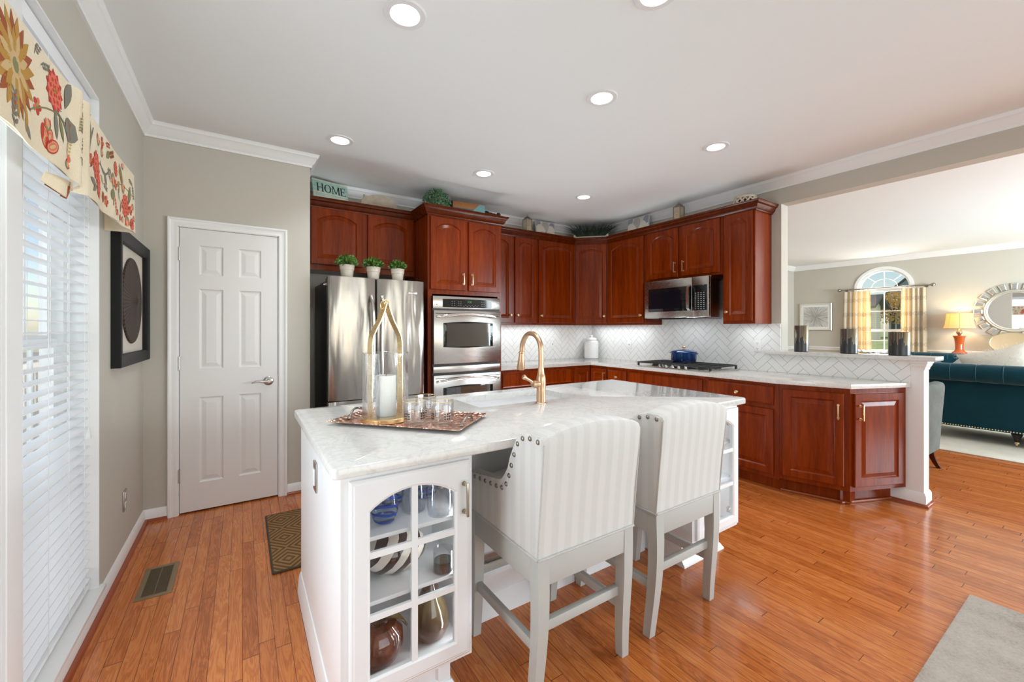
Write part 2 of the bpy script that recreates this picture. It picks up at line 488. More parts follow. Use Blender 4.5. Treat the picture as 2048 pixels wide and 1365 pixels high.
def wall_x(name, x0, x1, ya, yb, holes, m, label):
    """wall running along y, rectangular holes (y0,y1,z0,z1) sorted by y"""
    mb = MB(); y = ya
    for a, b, c, d in holes:
        mb.box(x0, x1, y, a, 0, ZC)
        if c > 0: mb.box(x0, x1, a, b, 0, c)
        if d < ZC: mb.box(x0, x1, a, b, d, ZC)
        y = b
    mb.box(x0, x1, y, yb, 0, ZC)
    return struct(name, mb, m, 0, label)
WINS = [(0.90, 1.76), (1.85, 2.70)]
wall_x('wall_left', XL-WT, XL, YB, YF, [(WINS[0][0], WINS[0][1], 0.095, 2.407), (WINS[1][0], WINS[1][1], 0.095, 2.407)], M['wall'], 'greige wall with the tall blind-covered windows')
# door wall with its opening, and the short return beside the refrigerator
mb = MB()
mb.box(XL, -0.387, YD, YD+0.11, 0, ZC); mb.box(0.243, XE, YD, YD+0.11, 0, ZC); mb.box(-0.387, 0.243, YD, YD+0.11, 2.057, ZC)
mb.box(XE-0.11, XE, YD+0.11, YF, 0, ZC)
struct('wall_door', mb, M['wall'], 0, 'greige wall holding the white six-panel door')
mb = MB(); mb.box(XL, XR+WT, YF, YF+WT, 0, ZC); struct('wall_back', mb, M['wall'], 0, 'greige back wall behind the cabinets')
mb = MB(); mb.box(XM, XW, 1.854, YF, 0, ZC); mb.box(XM, XW, YB, 1.854, 2.50, ZC)
struct('wall_right', mb, M['wall'], 0, 'greige wall and header over the opening to the living room')
mb = MB(); mb.box(XM, XW, 0.885, 1.854, 0, 1.082); struct('half_wall', mb, M['trim'], 0, 'white half wall ending in a square column below the bar ledge')
mb = MB()
for a, b in ((XL-WT, -0.4), (3.6, 6.0), (9.2, XR+WT)): mb.box(a, b, YB-WT, YB, 0, ZC)
for a, b in ((-0.4, 3.6), (6.0, 9.2)):
    mb.box(a, b, YB-WT, YB, 0, 0.3); mb.box(a, b, YB-WT, YB, 2.5, ZC)
struct('wall_front', mb, M['wall'])

# far wall with the arched window opening
WY0, WY1, WZ0, WZS, WZT = 2.392, 3.198, 0.86, 2.14, 2.505
yc = (WY0+WY1)/2; aw = (WY1-WY0)/2
def arch_pts(hw, z_spring, rise, n=24): return [(yc + hw*cos(pi*i/n), z_spring + rise*sin(pi*i/n)) for i in range(n+1)]
mb = MB()
mb.box(XR, XR+WT, YB-WT, WY0, 0, ZC); mb.box(XR, XR+WT, WY1, YF+WT, 0, ZC); mb.box(XR, XR+WT, WY0, WY1, 0, WZ0)
ap = arch_pts(aw, WZS, WZT-WZS)
for (a, za), (b, zb) in zip(ap, ap[1:]):
    mb.prism([(a, za), (a, ZC), (b, ZC), (b, zb)], 'yz', XR, XR+WT)
struct('wall_far', mb, M['wall'], 0, 'greige living room wall with the arched window')

# crown moldings (offset from the wall, z)
def crown(s): return [(0, 2.643), (0.012, 2.643), (0.014, 2.658), (0.030, 2.676), (0.044, 2.706), (0.056, 2.716), (0.058, 2.728), (0.066, 2.74), (0, 2.74)]
CR = [(o, z) for o, z in crown(1)]
def cmold(name, path, label=None):
    mb = MB(); mb.sweep(CR, path); struct(name, mb, M['trim'], 30, label)
cmold('trim_1', [(XM, YB), (XM, YF), (XE, YF), (XE, YD), (XL, YD), (XL, YB)], 'white crown molding round the kitchen ceiling')
cmold('trim_2', [(XR, YB), (XR, YF), (XW, YF), (XW, YB)], 'white crown molding round the living room ceiling')
# baseboards with shoe
def baseb(name, path, h=0.083, label=None):
    mb = MB(); mb.sweep([(0, 0), (0.014, 0), (0.014, h-0.022), (0.007, h-0.006), (0.004, h), (0, h)], path); struct(name, mb, M['trim'], 30, label)
def shoe(name, path, m=None):
    mb = MB(); mb.sweep([(0.014, 0), (0.032, 0), (0.030, 0.010), (0.024, 0.017), (0.014, 0.020)], path); struct(name, mb, m or M['shoe'], 40)
for nm, pth in (('left', [(XL, YD), (XL, YB)]), ('door', [(-0.4412, YD), (XL, YD)]), ('return', [(XE, YF), (XE, YD), (0.2956, YD)]), ):
    baseb('baseboard_' + nm, pth); shoe('trim_shoe_' + nm, pth)
baseb('baseboard_far', [(XR, YB), (XR, YF), (XW, YF)], 0.12)
baseb('baseboard_column', [(XM, 1.12), (XM, 0.885), (XW, 0.885), (XW, 1.854)][::-1], 0.10, 'white baseboard round the foot of the column')
shoe('trim_shoe_column', [(XM, 1.12), (XM, 0.885), (XW, 0.885), (XW, 1.854)][::-1])
# chair rail of the living room
def rail(name, path):
    mb = MB(); mb.sweep([(0, 0.87), (0.012, 0.87), (0.018, 0.905), (0.03, 0.915), (0.03, 0.932), (0, 0.94)], path); struct(name, mb, M['trim'], 30)
rail('trim_chair_rail_right', [(XR, YB), (XR, WY0-0.10)]); rail('trim_chair_rail_left', [(XR, WY1+0.10), (XR, YF), (XW, YF)])

# ---- six-panel door
def panel_slab(mb, w, h, t, cols, rows):
    """slab with moulded sunk panels; cols/rows = list of (a,b)"""
    xs = sorted({0, w, *[c for p in cols for c in p]}); zs = sorted({0, h, *[c for p in rows for c in p]})
    isp = lambda x, z: any(abs(a-x) < 1e-6 for a, b in cols) and any(abs(a-z) < 1e-6 for a, b in rows)
    V = {}
    def q(x, z, y=-t):
        k = (round(x, 5), round(z, 5), round(y, 5))
        if k not in V: V[k] = mb.v(x, y, z)
        return V[k]
    for x0, x1 in zip(xs, xs[1:]):
        for z0, z1 in zip(zs, zs[1:]):
            if not isp(x0, z0): mb.face([q(x0, z0), q(x1, z0), q(x1, z1), q(x0, z1)]); continue
            rr = []
            for i, d in ((0, 0), (0.006, 0.007), (0.012, 0.009), (0.016, 0.009), (0.042, 0.003), (0.046, 0.003)):
                rr.append([q(x0+i, z0+i, -t+d), q(x1-i, z0+i, -t+d), q(x1-i, z1-i, -t+d), q(x0+i, z1-i, -t+d)])
            for a, b in zip(rr, rr[1:]):
                for k in range(4): mb.face([a[k], a[(k+1) % 4], b[(k+1) % 4], b[k]])
            mb.face(rr[-1])
    ba = [mb.v(x, 0, z) for x, z in ((0, 0), (w, 0), (w, h), (0, h))]
    fr = [q(0, 0), q(w, 0), q(w, h), q(0, h)]
    mb.face(ba[::-1])
    edge = [[q(x, 0) for x in xs], [q(w, z) for z in zs], [q(x, h) for x in xs][::-1], [q(0, z) for z in zs][::-1]]
    for k in range(4): mb.face([*edge[k][::-1], ba[k], ba[(k+1) % 4]])
d1 = thing('door_1', 'white six-panel closet door with satin nickel lever', 'door', (-0.3754, YD+0.012, 0.012)); d1['kind'] = 'structure'
mb = MB(); panel_slab(mb, 0.6067, 2.033, 0.035, [(0.112, 0.255), (0.352, 0.495)], [(0.20, 0.815), (1.02, 1.60), (1.70, 1.915)])
obj('slab', mb, M['door'], d1, loc=(0, 0.024, 0), smooth=0)
mb = MB()
mb.lathe([(0.0335, 0), (0.0335, 0.004), (0.029, 0.008), (0.020, 0.010), (0.014, 0.012), (0.012, 0.040), (0.014, 0.046), (0.011, 0.050)], seg=28)
mb.bm.transform(Matrix.Rotation(pi/2, 4, 'X'))
mb.tube([(0, -0.045, 0), (-0.03, -0.050, -0.001), (-0.06, -0.050, 0.004), (-0.085, -0.048, 0.004), (-0.10, -0.046, -0.003), (-0.112, -0.044, -0.007)], [0.008, 0.0075, 0.0065, 0.006, 0.0055, 0.004], 10)
obj('handle', mb, M['nickel'], d1, loc=(0.544, -0.012, 0.905))
for z in (0.22, 1.02, 1.80):
    mb = MB(); mb.cyl((-0.003, -0.014, z), 0.006, (0, 0, 1), 0.09); mb.cyl((-0.003, -0.014, z-0.003), 0.0075, (0, 0, 1), 0.005); mb.cyl((-0.003, -0.014, z+0.088), 0.0075, (0, 0, 1), 0.005)
    mb.box(-0.002, 0.001, -0.014, 0.0, z, z+0.09)
    obj('hinge', mb, M['nickel'], d1)
mb = MB(); mb.box(0.6055, 0.608, -0.0115, 0.012, 0.87, 0.94); obj('latch_plate', mb, M['nickel'], d1)
mb = MB()     # casing as one mitred moulding: left, head, right
def casing(mb, x0, x1, zt, w, y, th=0.020):
    prof = [(0, 0), (0, 0.010), (0.012, 0.013), (0.020, 0.011), (w-0.022, 0.014), (w-0.014, th), (w-0.004, th), (w, th-0.006), (w, 0)]
    def ring(k):
        out = []
        for a, b in prof:
            if k == 0: out.append((x0-a, y-b, 0.0))
            if k == 1: out.append((x0-a, y-b, zt+a))
            if k == 2: out.append((x1+a, y-b, zt+a))
            if k == 3: out.append((x1+a, y-b, 0.0))
        return out
    mb.loft([ring(k) for k in range(4)])
casing(mb, -0.3835, 0.2395, 2.053, 0.0585, YD)
struct('trim_door_casing', mb, M['trim'], 30, 'white stepped casing round the closet door')
mb = MB(); mb.box(-0.387, -0.3785, YD-0.001, YD+0.11, 0, 2.057); mb.box(0.2345, 0.243, YD-0.001, YD+0.11, 0, 2.057); mb.box(-0.387, 0.243, YD-0.001, YD+0.11, 2.048, 2.057)
struct('trim_door_jamb', mb, M['trim'])

# ---- left windows: frame, sashes, panes, reveals, sill, mullion
for k, (ya, yb) in enumerate(WINS):
    w = thing('window_%d' % (k+1), ('tall white sash window behind the blind beside the framed disc', 'tall white sash window nearest the camera, mostly out of frame')[1-k], 'window', (XL-WT, (ya+yb)/2, 0.095)); w['kind'] = 'structure'
    mb = MB(); x0, x1 = XL-WT-0.03, XL-WT+0.045
    mb.box(x0, x1, ya, ya+0.045, 0.095, 2.407); mb.box(x0, x1, yb-0.045, yb, 0.095, 2.407); mb.box(x0, x1, ya+0.045, yb-0.045, 2.36, 2.407); mb.box(x0, x1, ya+0.045, yb-0.045, 0.095, 0.15)
    obj('window_frame', mb, M['trim'], w, True)
    mb = MB()
    for z0, z1, xo in ((0.15, 1.28, 0.0), (1.25, 2.36, -0.02)):
        a, b = x0+0.03+xo, x0+0.055+xo
        mb.box(a, b, ya+0.045, ya+0.085, z0, z1); mb.box(a, b, yb-0.085, yb-0.045, z0, z1); mb.box(a, b, ya+0.085, yb-0.085, z0, z0+0.045); mb.box(a, b, ya+0.085, yb-0.085, z1-0.04, z1)
        for q in (1/3, 2/3): mb.box(a+0.006, b-0.006, ya+q*(yb-ya)-0.008, ya+q*(yb-ya)+0.008, z0+0.02, z1-0.02)
        mb.box(a+0.007, b-0.007, ya+0.07, yb-0.07, (z0+z1)/2-0.008, (z0+z1)/2+0.008)
    obj('sash', mb, M['trim'], w, True)
    mb = MB(); mb.box(x0+0.040, x0+0.043, ya+0.08, yb-0.08, 0.19, 1.25); mb.box(x0+0.020, x0+0.023, ya+0.08, yb-0.08, 1.28, 2.33); obj('glass_pane', mb, M['glass'], w, True)
mb = MB()
for ya, yb in WINS:
    mb.box(XL-WT+0.045, XL+0.002, yb-0.006, yb+0.001, 0.095, 2.407); mb.box(XL-WT+0.045, XL+0.002, ya-0.001, ya+0.006, 0.095, 2.407); mb.box(XL-WT+0.045, XL+0.002, ya, yb, 2.400, 2.408)
struct('trim_window_reveal', mb, M['trim'], 0, 'white lining of the window recesses')
mb = MB(); mb.box(XL-WT+0.04, XL+0.022, WINS[0][0]-0.03, WINS[1][1]+0.03, 0.083, 0.101, 0.004); struct('trim_window_sill', mb, M['trim'], 40, 'white sill low under the tall windows')
mb = MB(); mb.box(XL-0.10, XL+0.012, 1.755, 1.855, 0.10, 2.41, 0.003); struct('trim_mullion', mb, M['trim'], 0, 'white post between the two tall windows')

# ---- blinds
def blind(ya, yb, label):
    t = thing('window_blind', label, 'blind', (XL-0.05, (ya+yb)/2, 0.11))
    ya += 0.012; yb -= 0.016; xc = XL-0.052
    mb = MB(); mb.box(xc-0.028, xc+0.028, ya, yb, 2.335, 2.395, 0.003); obj('headrail', mb, M['blind'], t, True)
    mb = MB(); N = 50; z0, z1 = 0.16, 2.32; ti = radians(3)
    for i in range(N):
        z = z0 + (z1-z0)*i/(N-1)
        ring = []
        for q, s_ in ((-1, 1), (-0.5, 1), (0, 1), (0.5, 1), (1, 1), (1, -1), (0.5, -1), (0, -1), (-0.5, -1), (-1, -1)):
            dx = q*0.0255; dz = 0.0028*(1-q*q) + s_*0.0013
            ring.append((dx*cos(ti)+dz*sin(ti), -dx*sin(ti)+dz*cos(ti)))
        mb.loft([[(xc+a, y, z+b) for a, b in ring] for y in (ya, yb)])
    obj('slats', mb, M['blind'], t, True)
    mb = MB(); mb.box(xc-0.025, xc+0.025, ya, yb, 0.112, 0.130, 0.004); obj('bottom_rail', mb, M['blind'], t, True)
    for q in (0.14, 0.40, 0.66, 0.90):
        y = ya + q*(yb-ya); mb = MB()
        for xx in (xc-0.026, xc+0.027): mb.cyl((xx, y, 0.12), 0.0013, (0, 0, 1), 2.22, 6)
        obj('ladder_cord', mb, M['cord'], t, True)
    mb = MB(); y = yb-0.05; mb.cyl((xc+0.032, y, 0.86), 0.0015, (0, 0, 1), 1.48, 6); mb.lathe([(0.003, 0.04), (0.006, 0.03), (0.011, 0.008), (0.010, 0.0)], (xc+0.032, y, 0.82), 12)
    obj('pull_cord', mb, M['cord'], t, True)
blind(*WINS[1], 'white slatted blind hanging in the tall window beside the framed disc')
blind(*WINS[0], 'white slatted blind in the window beyond the post, barely in the frame')

# ---- far arched window
wt = thing('window_3', 'arched white living room window with fan grille and sash', 'window', (XR, yc, WZ0)); wt['kind'] = 'structure'
mb = MB()      # casing on the room side
def arch_frame(mb, hw0, z0b, zs, ri, hw1, ro, x0, x1):
    inn = [(yc+hw0, z0b)] + arch_pts(hw0, zs, ri) + [(yc-hw0, z0b)]
    out = [(yc+hw1, z0b)] + arch_pts(hw1, zs, ro) + [(yc-hw1, z0b)]
    rings = []
    for (a, b), (c, d) in zip(inn, out): rings.append([(x0, a, b), (x1, a, b), (x1, c, d), (x0, c, d)])
    mb.loft(rings)
arch_frame(mb, aw, WZ0, WZS, WZT-WZS, aw+0.052, WZT-WZS+0.052, XR-0.022, XR+0.002)
mb.box(XR-0.022, XR+0.002, WY0-0.052, WY1+0.052, WZ0-0.06, WZ0); mb.box(XR-0.05, XR+0.002, WY0-0.09, WY1+0.09, WZ0-0.012, WZ0+0.012)
obj('window_casing', mb, M['trim'], wt, True)
mb = MB()
arch_frame(mb, aw-0.035, WZ0, WZS, WZT-WZS-0.035, aw+0.001, WZT-WZS+0.001, XR+0.03, XR+0.09)
mb.box(XR+0.032, XR+0.088, WY0+0.02, WY1-0.02, WZ0, WZ0+0.05); mb.box(XR+0.032, XR+0.088, WY0+0.02, WY1-0.02, WZS-0.07, WZS); mb.box(XR+0.032, XR+0.08, WY0+0.02, WY1-0.02, 1.27, 1.32)
obj('window_frame', mb, M['trim'], wt, True)
mb = MB()
for q in (0.5,): mb.box(XR+0.052, XR+0.062, WY0+q*(WY1-WY0)-0.008, WY0+q*(WY1-WY0)+0.008, WZ0+0.05, WZS-0.07)
for z in (1.09, 1.68): mb.box(XR+0.053, XR+0.061, WY0+0.02, WY1-0.02, z-0.008, z+0.008)
for a in (45, 90, 135): mb.tube([(XR+0.057, yc+0.18*cos(radians(a))*(0 if a == 90 else 1), WZS+0.17*sin(radians(a))*(0 if a == 90 else 1)), (XR+0.057, yc+(aw-0.04)*cos(radians(a)), WZS+(WZT-WZS-0.04)*sin(radians(a)))], 0.007, 6)
mb.tube([(XR+0.057, yc+0.20*cos(pi*i/16), WZS+0.18*sin(pi*i/16)) for i in range(17)], 0.007, 6)
obj('grille', mb, M['trim'], wt, True)
mb = MB(); mb.prism([(yc+aw-0.04, WZ0+0.03)] + arch_pts(aw-0.04, WZS, WZT-WZS-0.04) + [(yc-aw+0.04, WZ0+0.03)], 'yz', XR+0.068, XR+0.071); obj('glass_pane', mb, M['glass'], wt, True)

# ---- recessed lights
CANS = [(0.612, 1.815), (1.842, 1.81), (0.612, 3.29), (3.078, 1.81), (1.838, 3.278), (3.062, 3.274), (1.46, 1.12)]
CLAB = ['recessed ceiling light nearest the floral valance', 'recessed ceiling light right above the island faucet', 'recessed ceiling light just in front of the closet door', 'recessed ceiling light closest to the living room header',
        'recessed ceiling light in front of the wall oven', 'small recessed ceiling light nearest the corner cabinet', 'recessed ceiling light cut by the top edge of the picture']
def can_light(x, y, label, i):
    t = thing('recessed_light', label, 'ceiling light', (x, y, ZC), 0, 'recessed ceiling lights')
    mb = MB(); mb.lathe([(0.062, -0.001), (0.066, -0.006), (0.090, -0.006), (0.097, 0.001), (0.062, 0.001)], seg=40, cap=False); obj('trim_ring', mb, M['fixture'], t)
    mb = MB(); mb.lathe([(0.001, -0.002), (0.064, -0.002), (0.064, 0.0), (0.001, 0.0)], seg=40); obj('lens', mb, M['can'], t)
    l = bpy.data.lights.new('can_lamp', 'SPOT'); l.energy = 32; l.spot_size = radians(110); l.spot_blend = 1.0; l.shadow_soft_size = 0.06; l.color = (0.92, 0.97, 1.0)
    o = bpy.data.objects.new('can_lamp', l); link(o); o.location = (x, y, ZC-0.02)
for i, (c, lb) in enumerate(zip(CANS, CLAB)): can_light(c[0], c[1], lb, i)

# ================================================================== CABINETS
def arch_ring(x0, x1, z0, zt, rise, i, n=12):
    """outline of a panel inset by i: bottom edge, sides, and a shallow arched (or straight) top"""
    if rise <= 0:
        pts = [(x0+i, z0+i), (x1-i, z0+i), (x1-i, zt-i)]
        pts += [(x1-i-(x1-x0-2*i)*k/(n+1), zt-i) for k in range(1, n+1)]
        return pts + [(x0+i, zt-i)]
    hw = (x1-x0)/2; xm = (x0+x1)/2; R = (hw*hw + rise*rise)/(2*rise); zc = zt - R
    f = lambda x: zc + sqrt(max(0, (R-i)**2 - (x-xm)**2))
    pts = [(x0+i, z0+i), (x1-i, z0+i)]
    for k in range(n+2):
        x = x1-i-(x1-x0-2*i)*k/(n+1); pts.append((x, f(x)))
    return pts
def rect_ring(x0, x1, z0, z1, i, n=12):
    return arch_ring(x0, x1, z0, z1, 0, i, n)

def raised_door(w, h, rise=0.0, fr=0.058, t=0.020):
    mb = MB()
    P = lambda pts, y: [(a, y, b) for a, b in pts]
    op = lambda i, y: P(arch_ring(fr, w-fr, fr, h-fr, rise, i), y)
    rings = [P(rect_ring(0, w, 0, h, 0), 0), P(rect_ring(0, w, 0, h, 0), -t+0.005), P(rect_ring(0, w, 0, h, 0.004), -t), op(-0.004, -t), op(0.0, -t+0.004), op(0.005, -t+0.009), op(0.009, -t+0.009), op(0.036, -t+0.002), op(0.038, -t+0.001)]
    mb.loft(rings); return mb
def flat_front(w, h, t=0.020):
    mb = MB(); P = lambda pts, y: [(a, y, b) for a, b in pts]
    mb.loft([P(rect_ring(0, w, 0, h, 0), 0), P(rect_ring(0, w, 0, h, 0), -t+0.008), P(rect_ring(0, w, 0, h, 0.006), -t+0.004), P(rect_ring(0, w, 0, h, 0.010), -t+0.002), P(rect_ring(0, w, 0, h, 0.014), -t)])
    return mb
def pull(L=0.096):
    """bar pull along z, mounted at y=0 facing -y, centred"""
    mb = MB()
    for z in (-L/2, L/2):
        mb.bm.verts.ensure_lookup_table()
        mb.tube([(0, 0, z), (0, -0.004, z)], 0.0085, 14); mb.tube([(0, -0.004, z), (0, -0.026, z)], [0.005, 0.005], 12); mb.tube([(0, -0.010, z), (0, -0.013, z)], 0.0068, 12)
    mb.box(-0.0045, 0.0045, -0.034, -0.025, -L/2-0.010, L/2+0.010, 0.0015)
    return mb
def knob():
    mb = MB(); prof = [(0.010, 0), (0.010, 0.003), (0.0055, 0.006), (0.005, 0.014), (0.010, 0.019), (0.0145, 0.023), (0.0145, 0.027), (0.011, 0.031), (0.001, 0.0325)]
    mb.lathe(prof, seg=22); mb.bm.transform(Matrix.Rotation(pi/2, 4, 'X')); return mb
_pull = _knob = None
def hw(kind, parent, loc, m=None):
    mb = pull() if kind == 'pull' else knob()
    return obj('handle' if kind == 'pull' else 'knob', mb, m or M['brass'], parent, loc=loc)

def cabinet(name, label, loc, rot, w, d, z0, z1, doors=(), drawers=(), kick=0.0, group=None, m=None, open_back=False):
    """local frame: x along the front, front face at y=0 looking to -y"""
    t = thing(name, label, 'cabinet', (loc[0], loc[1], 0.0), rot, group)
    m = m or M['cherry']
    mb = MB(); mb.box(0, w, 0, d, z0, z1, 0.0015, 1)
    if kick: mb.box(0, w, 0.075, d, 0.0, kick)
    obj('body', mb, m, t)
    for dd in doors:
        x0, x1, a, b, rise, hd = dd[:6]
        o = obj('door', raised_door(x1-x0, b-a, rise), m, t, loc=(x0, 0, a), smooth=9)
        if hd:
            k, hx, hz = hd; hw(k, o, (hx-x0, -0.020, hz-a))
    for x0, x1, a, b, hd in drawers:
        o = obj('drawer', flat_front(x1-x0, b-a), m, t, loc=(x0, 0, a), smooth=9)
        if hd: hw('knob', o, ((x1-x0)/2, -0.020, (b-a)/2))
    return t
UB, UT = 1.372, 2.445
YU = YF - 0.305; XU = XM - 0.305; YBs = YF-0.61; XBs = XM-0.61
R90 = -pi/2
CCR = [(0.002, UT-0.030), (0.012, UT-0.030), (0.014, UT-0.020), (0.030, UT-0.004), (0.038, UT+0.020), (0.052, UT+0.030), (0.054, UT+0.040), (0.062, UT+0.050), (0.062, UT+0.056), (0.0, UT+0.056), (0.0, UT-0.005)]
def ccrown(path, parent=None, label=None, cat=None):
    mb = MB(); mb.sweep([(o, z) for o, z in CCR], path)
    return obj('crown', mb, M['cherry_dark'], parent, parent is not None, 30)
# upper over the refrigerator
t = cabinet('upper_cabinet', 'wide cherry cabinet above the refrigerator, two arched doors', (XE+0.002, 4.06), 0, 1.466-XE, YF-4.06, 1.855, UT,
        [(0.043, 0.488, 1.905, 2.418, 0.055, None), (0.535, 0.985, 1.905, 2.418, 0.055, None)])
ccrown([(1.466, 4.06), (XE+0.002, 4.06)], t)
# oven tower: side panels, top box, bottom drawer (the oven sits in its opening)
tw = thing('oven_cabinet', 'tall cherry cabinet tower housing the double wall oven', 'cabinet', (1.47, 3.71, 0.0))
wT = 0.82
mb = MB(); mb.box(0, 0.02, 0, YF-3.71, 0, UT); mb.box(wT-0.02, wT, 0, YF-3.71, 0, UT); mb.box(0.02, wT-0.02, 0.0, YF-3.71, 1.66, UT); mb.box(0.02, wT-0.02, 0.0, YF-3.71, 0.10, 0.34); mb.box(0.02, wT-0.02, 0.07, YF-3.71, 0, 0.10); mb.box(0.02, wT-0.02, YF-3.73, YF-3.71, 0.34, 1.66)
mb.box(0.02, 0.045, 0, 0.02, 0.34, 1.66); mb.box(wT-0.045, wT-0.02, 0, 0.02, 0.34, 1.66)
obj('body', mb, M['cherry'], tw)
for x0, x1, hx in ((0.022, 0.392, 0.362), (0.428, 0.798, 0.458)):
    o = obj('door', raised_door(x1-x0, 2.402-1.702, 0.05), M['cherry'], tw, loc=(x0, 0, 1.702), smooth=9); hw('pull', o, (hx-x0, -0.02, 0.115))
o = obj('drawer', flat_front(0.776, 0.2), M['cherry'], tw, loc=(0.022, 0, 0.12))
ccrown([(1.47+wT, 4.06), (1.47+wT, 3.71), (1.47, 3.71), (1.47, 4.06)], tw)
# uppers on the back wall
x0 = 1.47+wT+0.002
cabinet('upper_cabinet', 'cherry upper cabinet right of the oven tower, two narrow arched doors', (x0, YU), 0, 3.022-x0, 0.303, UB, UT,
        [(0.015, 0.360, 1.398, 2.420, 0.05, ('knob', 0.330, 1.487)), (0.398, 0.715, 1.398, 2.420, 0.05, ('knob', 0.428, 1.487))])
cabinet('upper_cabinet', 'single-door cherry upper left of the diagonal corner cabinet', (3.024, YU), 0, 0.604, 0.303, UB, UT, [(0.017, 0.592, 1.398, 2.420, 0.05, ('knob', 0.050, 1.487))])
# diagonal corner
cd = thing('corner_cabinet', 'diagonal cherry corner cabinet under the dark grass planter', 'cabinet', (3.63, YU, 0), -pi/4)
mb = MB(); pts = [(3.63, YU), (XU, YF-0.61), (XM, YF-0.61), (XM, YF), (3.63, YF)]
mb.prism(pts, 'xy', UB, UT); obj('body', mb, M['cherry'], cd, True)
wd = 0.305*sqrt(2)
o = obj('door', raised_door(wd-0.04, 1.022, 0.05, 0.052), M['cherry'], cd, loc=(0.02, 0, 1.398), smooth=9); hw('knob', o, (wd-0.072, -0.02, 0.09))
# uppers on the right wall
cabinet('upper_cabinet', 'single-door cherry upper between corner cabinet and microwave', (XU, 3.756), R90, 0.586, 0.303, UB, UT, [(0.014, 0.568, 1.398, 2.420, 0.05, ('knob', 0.536, 1.487))])
cabinet('upper_cabinet', 'short two-door cherry cabinet above the microwave', (XU, 3.168), R90, 0.926, 0.303, 1.862, UT,
        [(0.030, 0.436, 1.885, 2.420, 0.055, ('pull', 0.408, 1.99)), (0.482, 0.900, 1.885, 2.420, 0.055, ('pull', 0.510, 1.99))])
cabinet('upper_cabinet', 'narrow cherry upper at the end of the run, right of the microwave', (XU, 2.240), R90, 0.302, 0.303, UB, UT, [(0.018, 0.285, 1.398, 2.420, 0.045, ('knob', 0.048, 1.487))])
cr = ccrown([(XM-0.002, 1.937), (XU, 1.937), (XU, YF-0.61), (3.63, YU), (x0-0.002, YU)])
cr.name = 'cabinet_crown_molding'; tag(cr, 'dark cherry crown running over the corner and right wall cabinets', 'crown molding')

# base cabinets
BT = 0.878
cabinet('base_cabinet', 'cherry base cabinet beside the oven tower, behind the faucet', (x0, YBs), 0, 1.05, 0.60, 0.10, BT,
        [(0.04, 0.51, 0.13, 0.66, 0, ('pull', 0.48, 0.58)), (0.54, 1.01, 0.13, 0.66, 0, ('pull', 0.57, 0.58))], [(0.04, 1.01, 0.69, 0.845, True)], 0.10)
cc = thing('corner_base_cabinet', 'L-shaped cherry corner base cabinet below the white canister', 'cabinet', (XBs, YBs, 0))
mb = MB(); L = 0.285
pts = [(XBs-L, YBs), (XBs, YBs), (XBs, YBs-L), (XM, YBs-L), (XM, YF), (XBs-L, YF)]
mb.prism(pts, 'xy', 0.10, BT); mb.prism([(XBs-L, YBs+0.075), (XBs+0.075, YBs+0.075), (XBs+0.075, YBs-L), (XM, YBs-L), (XM, YF), (XBs-L, YF)], 'xy', 0.0, 0.10); obj('body', mb, M['cherry'], cc, True)
obj('door', raised_door(L-0.03, 0.715, 0, 0.05), M['cherry'], cc, loc=(-L+0.008, 0, 0.13), smooth=9)
o = obj('door', raised_door(L-0.03, 0.715, 0, 0.05), M['cherry'], cc, loc=(0, -0.022, 0.13), smooth=9); o.rotation_euler = (0, 0, R90)
hw('pull', o, (L-0.055, -0.02, 0.62))
yk = YBs-L
cabinet('base_cabinet', 'narrow cherry base cabinet with small knobbed drawer left of cooktop', (XBs, yk), R90, yk-3.166, 0.60, 0.10, BT,
        [(0.012, yk-3.178, 0.13, 0.66, 0, ('pull', 0.05, 0.58))], [(0.012, yk-3.178, 0.69, 0.845, True)], 0.10)
cabinet('base_cabinet', 'wide cherry base cabinet with plain front under the gas cooktop', (XBs, 3.164), R90, 0.92, 0.60, 0.10, BT,
        [(0.02, 0.45, 0.13, 0.66, 0, ('pull', 0.42, 0.58)), (0.47, 0.90, 0.13, 0.66, 0, ('pull', 0.50, 0.58))], [(0.02, 0.90, 0.69, 0.845, False)], 0.10)
cabinet('base_cabinet', 'cherry base cabinet with knobbed drawer over one door, right of cooktop', (XBs, 2.242), R90, 0.64, 0.60, 0.10, BT,
        [(0.025, 0.60, 0.135, 0.665, 0, None)], [(0.025, 0.60, 0.70, 0.850, True)], 0.10)
# the two angled units at the end
A0, A1, A2 = Vector((3.63, 1.60)), Vector((3.762, 1.180)), Vector((XM-0.003, 0.985))
def angled(a, b, back, label, dx0, dx1, hd):
    d = b - a; L = d.length; rot = atan2(d.y, d.x); nr = Vector((d.y, -d.x)).normalized()
    t = thing('angled_base_cabinet', label, 'cabinet', (a.x, a.y, 0), rot)
    mb = MB(); mb.prism([tuple(a), tuple(b)] + back, 'xy', 0.115, BT); 
    i0, i1 = -0.075*nr, -0.075*nr
    mb.prism([tuple(a+i0), tuple(b+i1)] + back, 'xy', 0.0, 0.115)
    obj('body', mb, M['cherry'], t, True)
    o = obj('door', raised_door(dx1-dx0, 0.842-0.150, 0), M['cherry'], t, loc=(dx0, 0, 0.150), smooth=9); hw('pull', o, (hd-dx0, -0.02, 0.555))
    mb = MB(); mb.tube([tuple((a+nr*-0.066).to_3d()+Vector((0, 0, 0.008))), tuple((b+nr*-0.066).to_3d()+Vector((0, 0, 0.008)))], 0.010, 10); obj('shoe_molding', mb, M['shoe'], t, True)
    return L
angled(A0, A1, [(XM-0.012, 1.180), (XM-0.012, 1.60)], 'slightly angled cherry base cabinet with pull at its right edge', 0.020, 0.405, 0.372)
angled(A1, A2, [(XM-0.003, 1.178)], 'narrow sharply angled cherry base cabinet against the white column', 0.022, 0.475, 0.062)

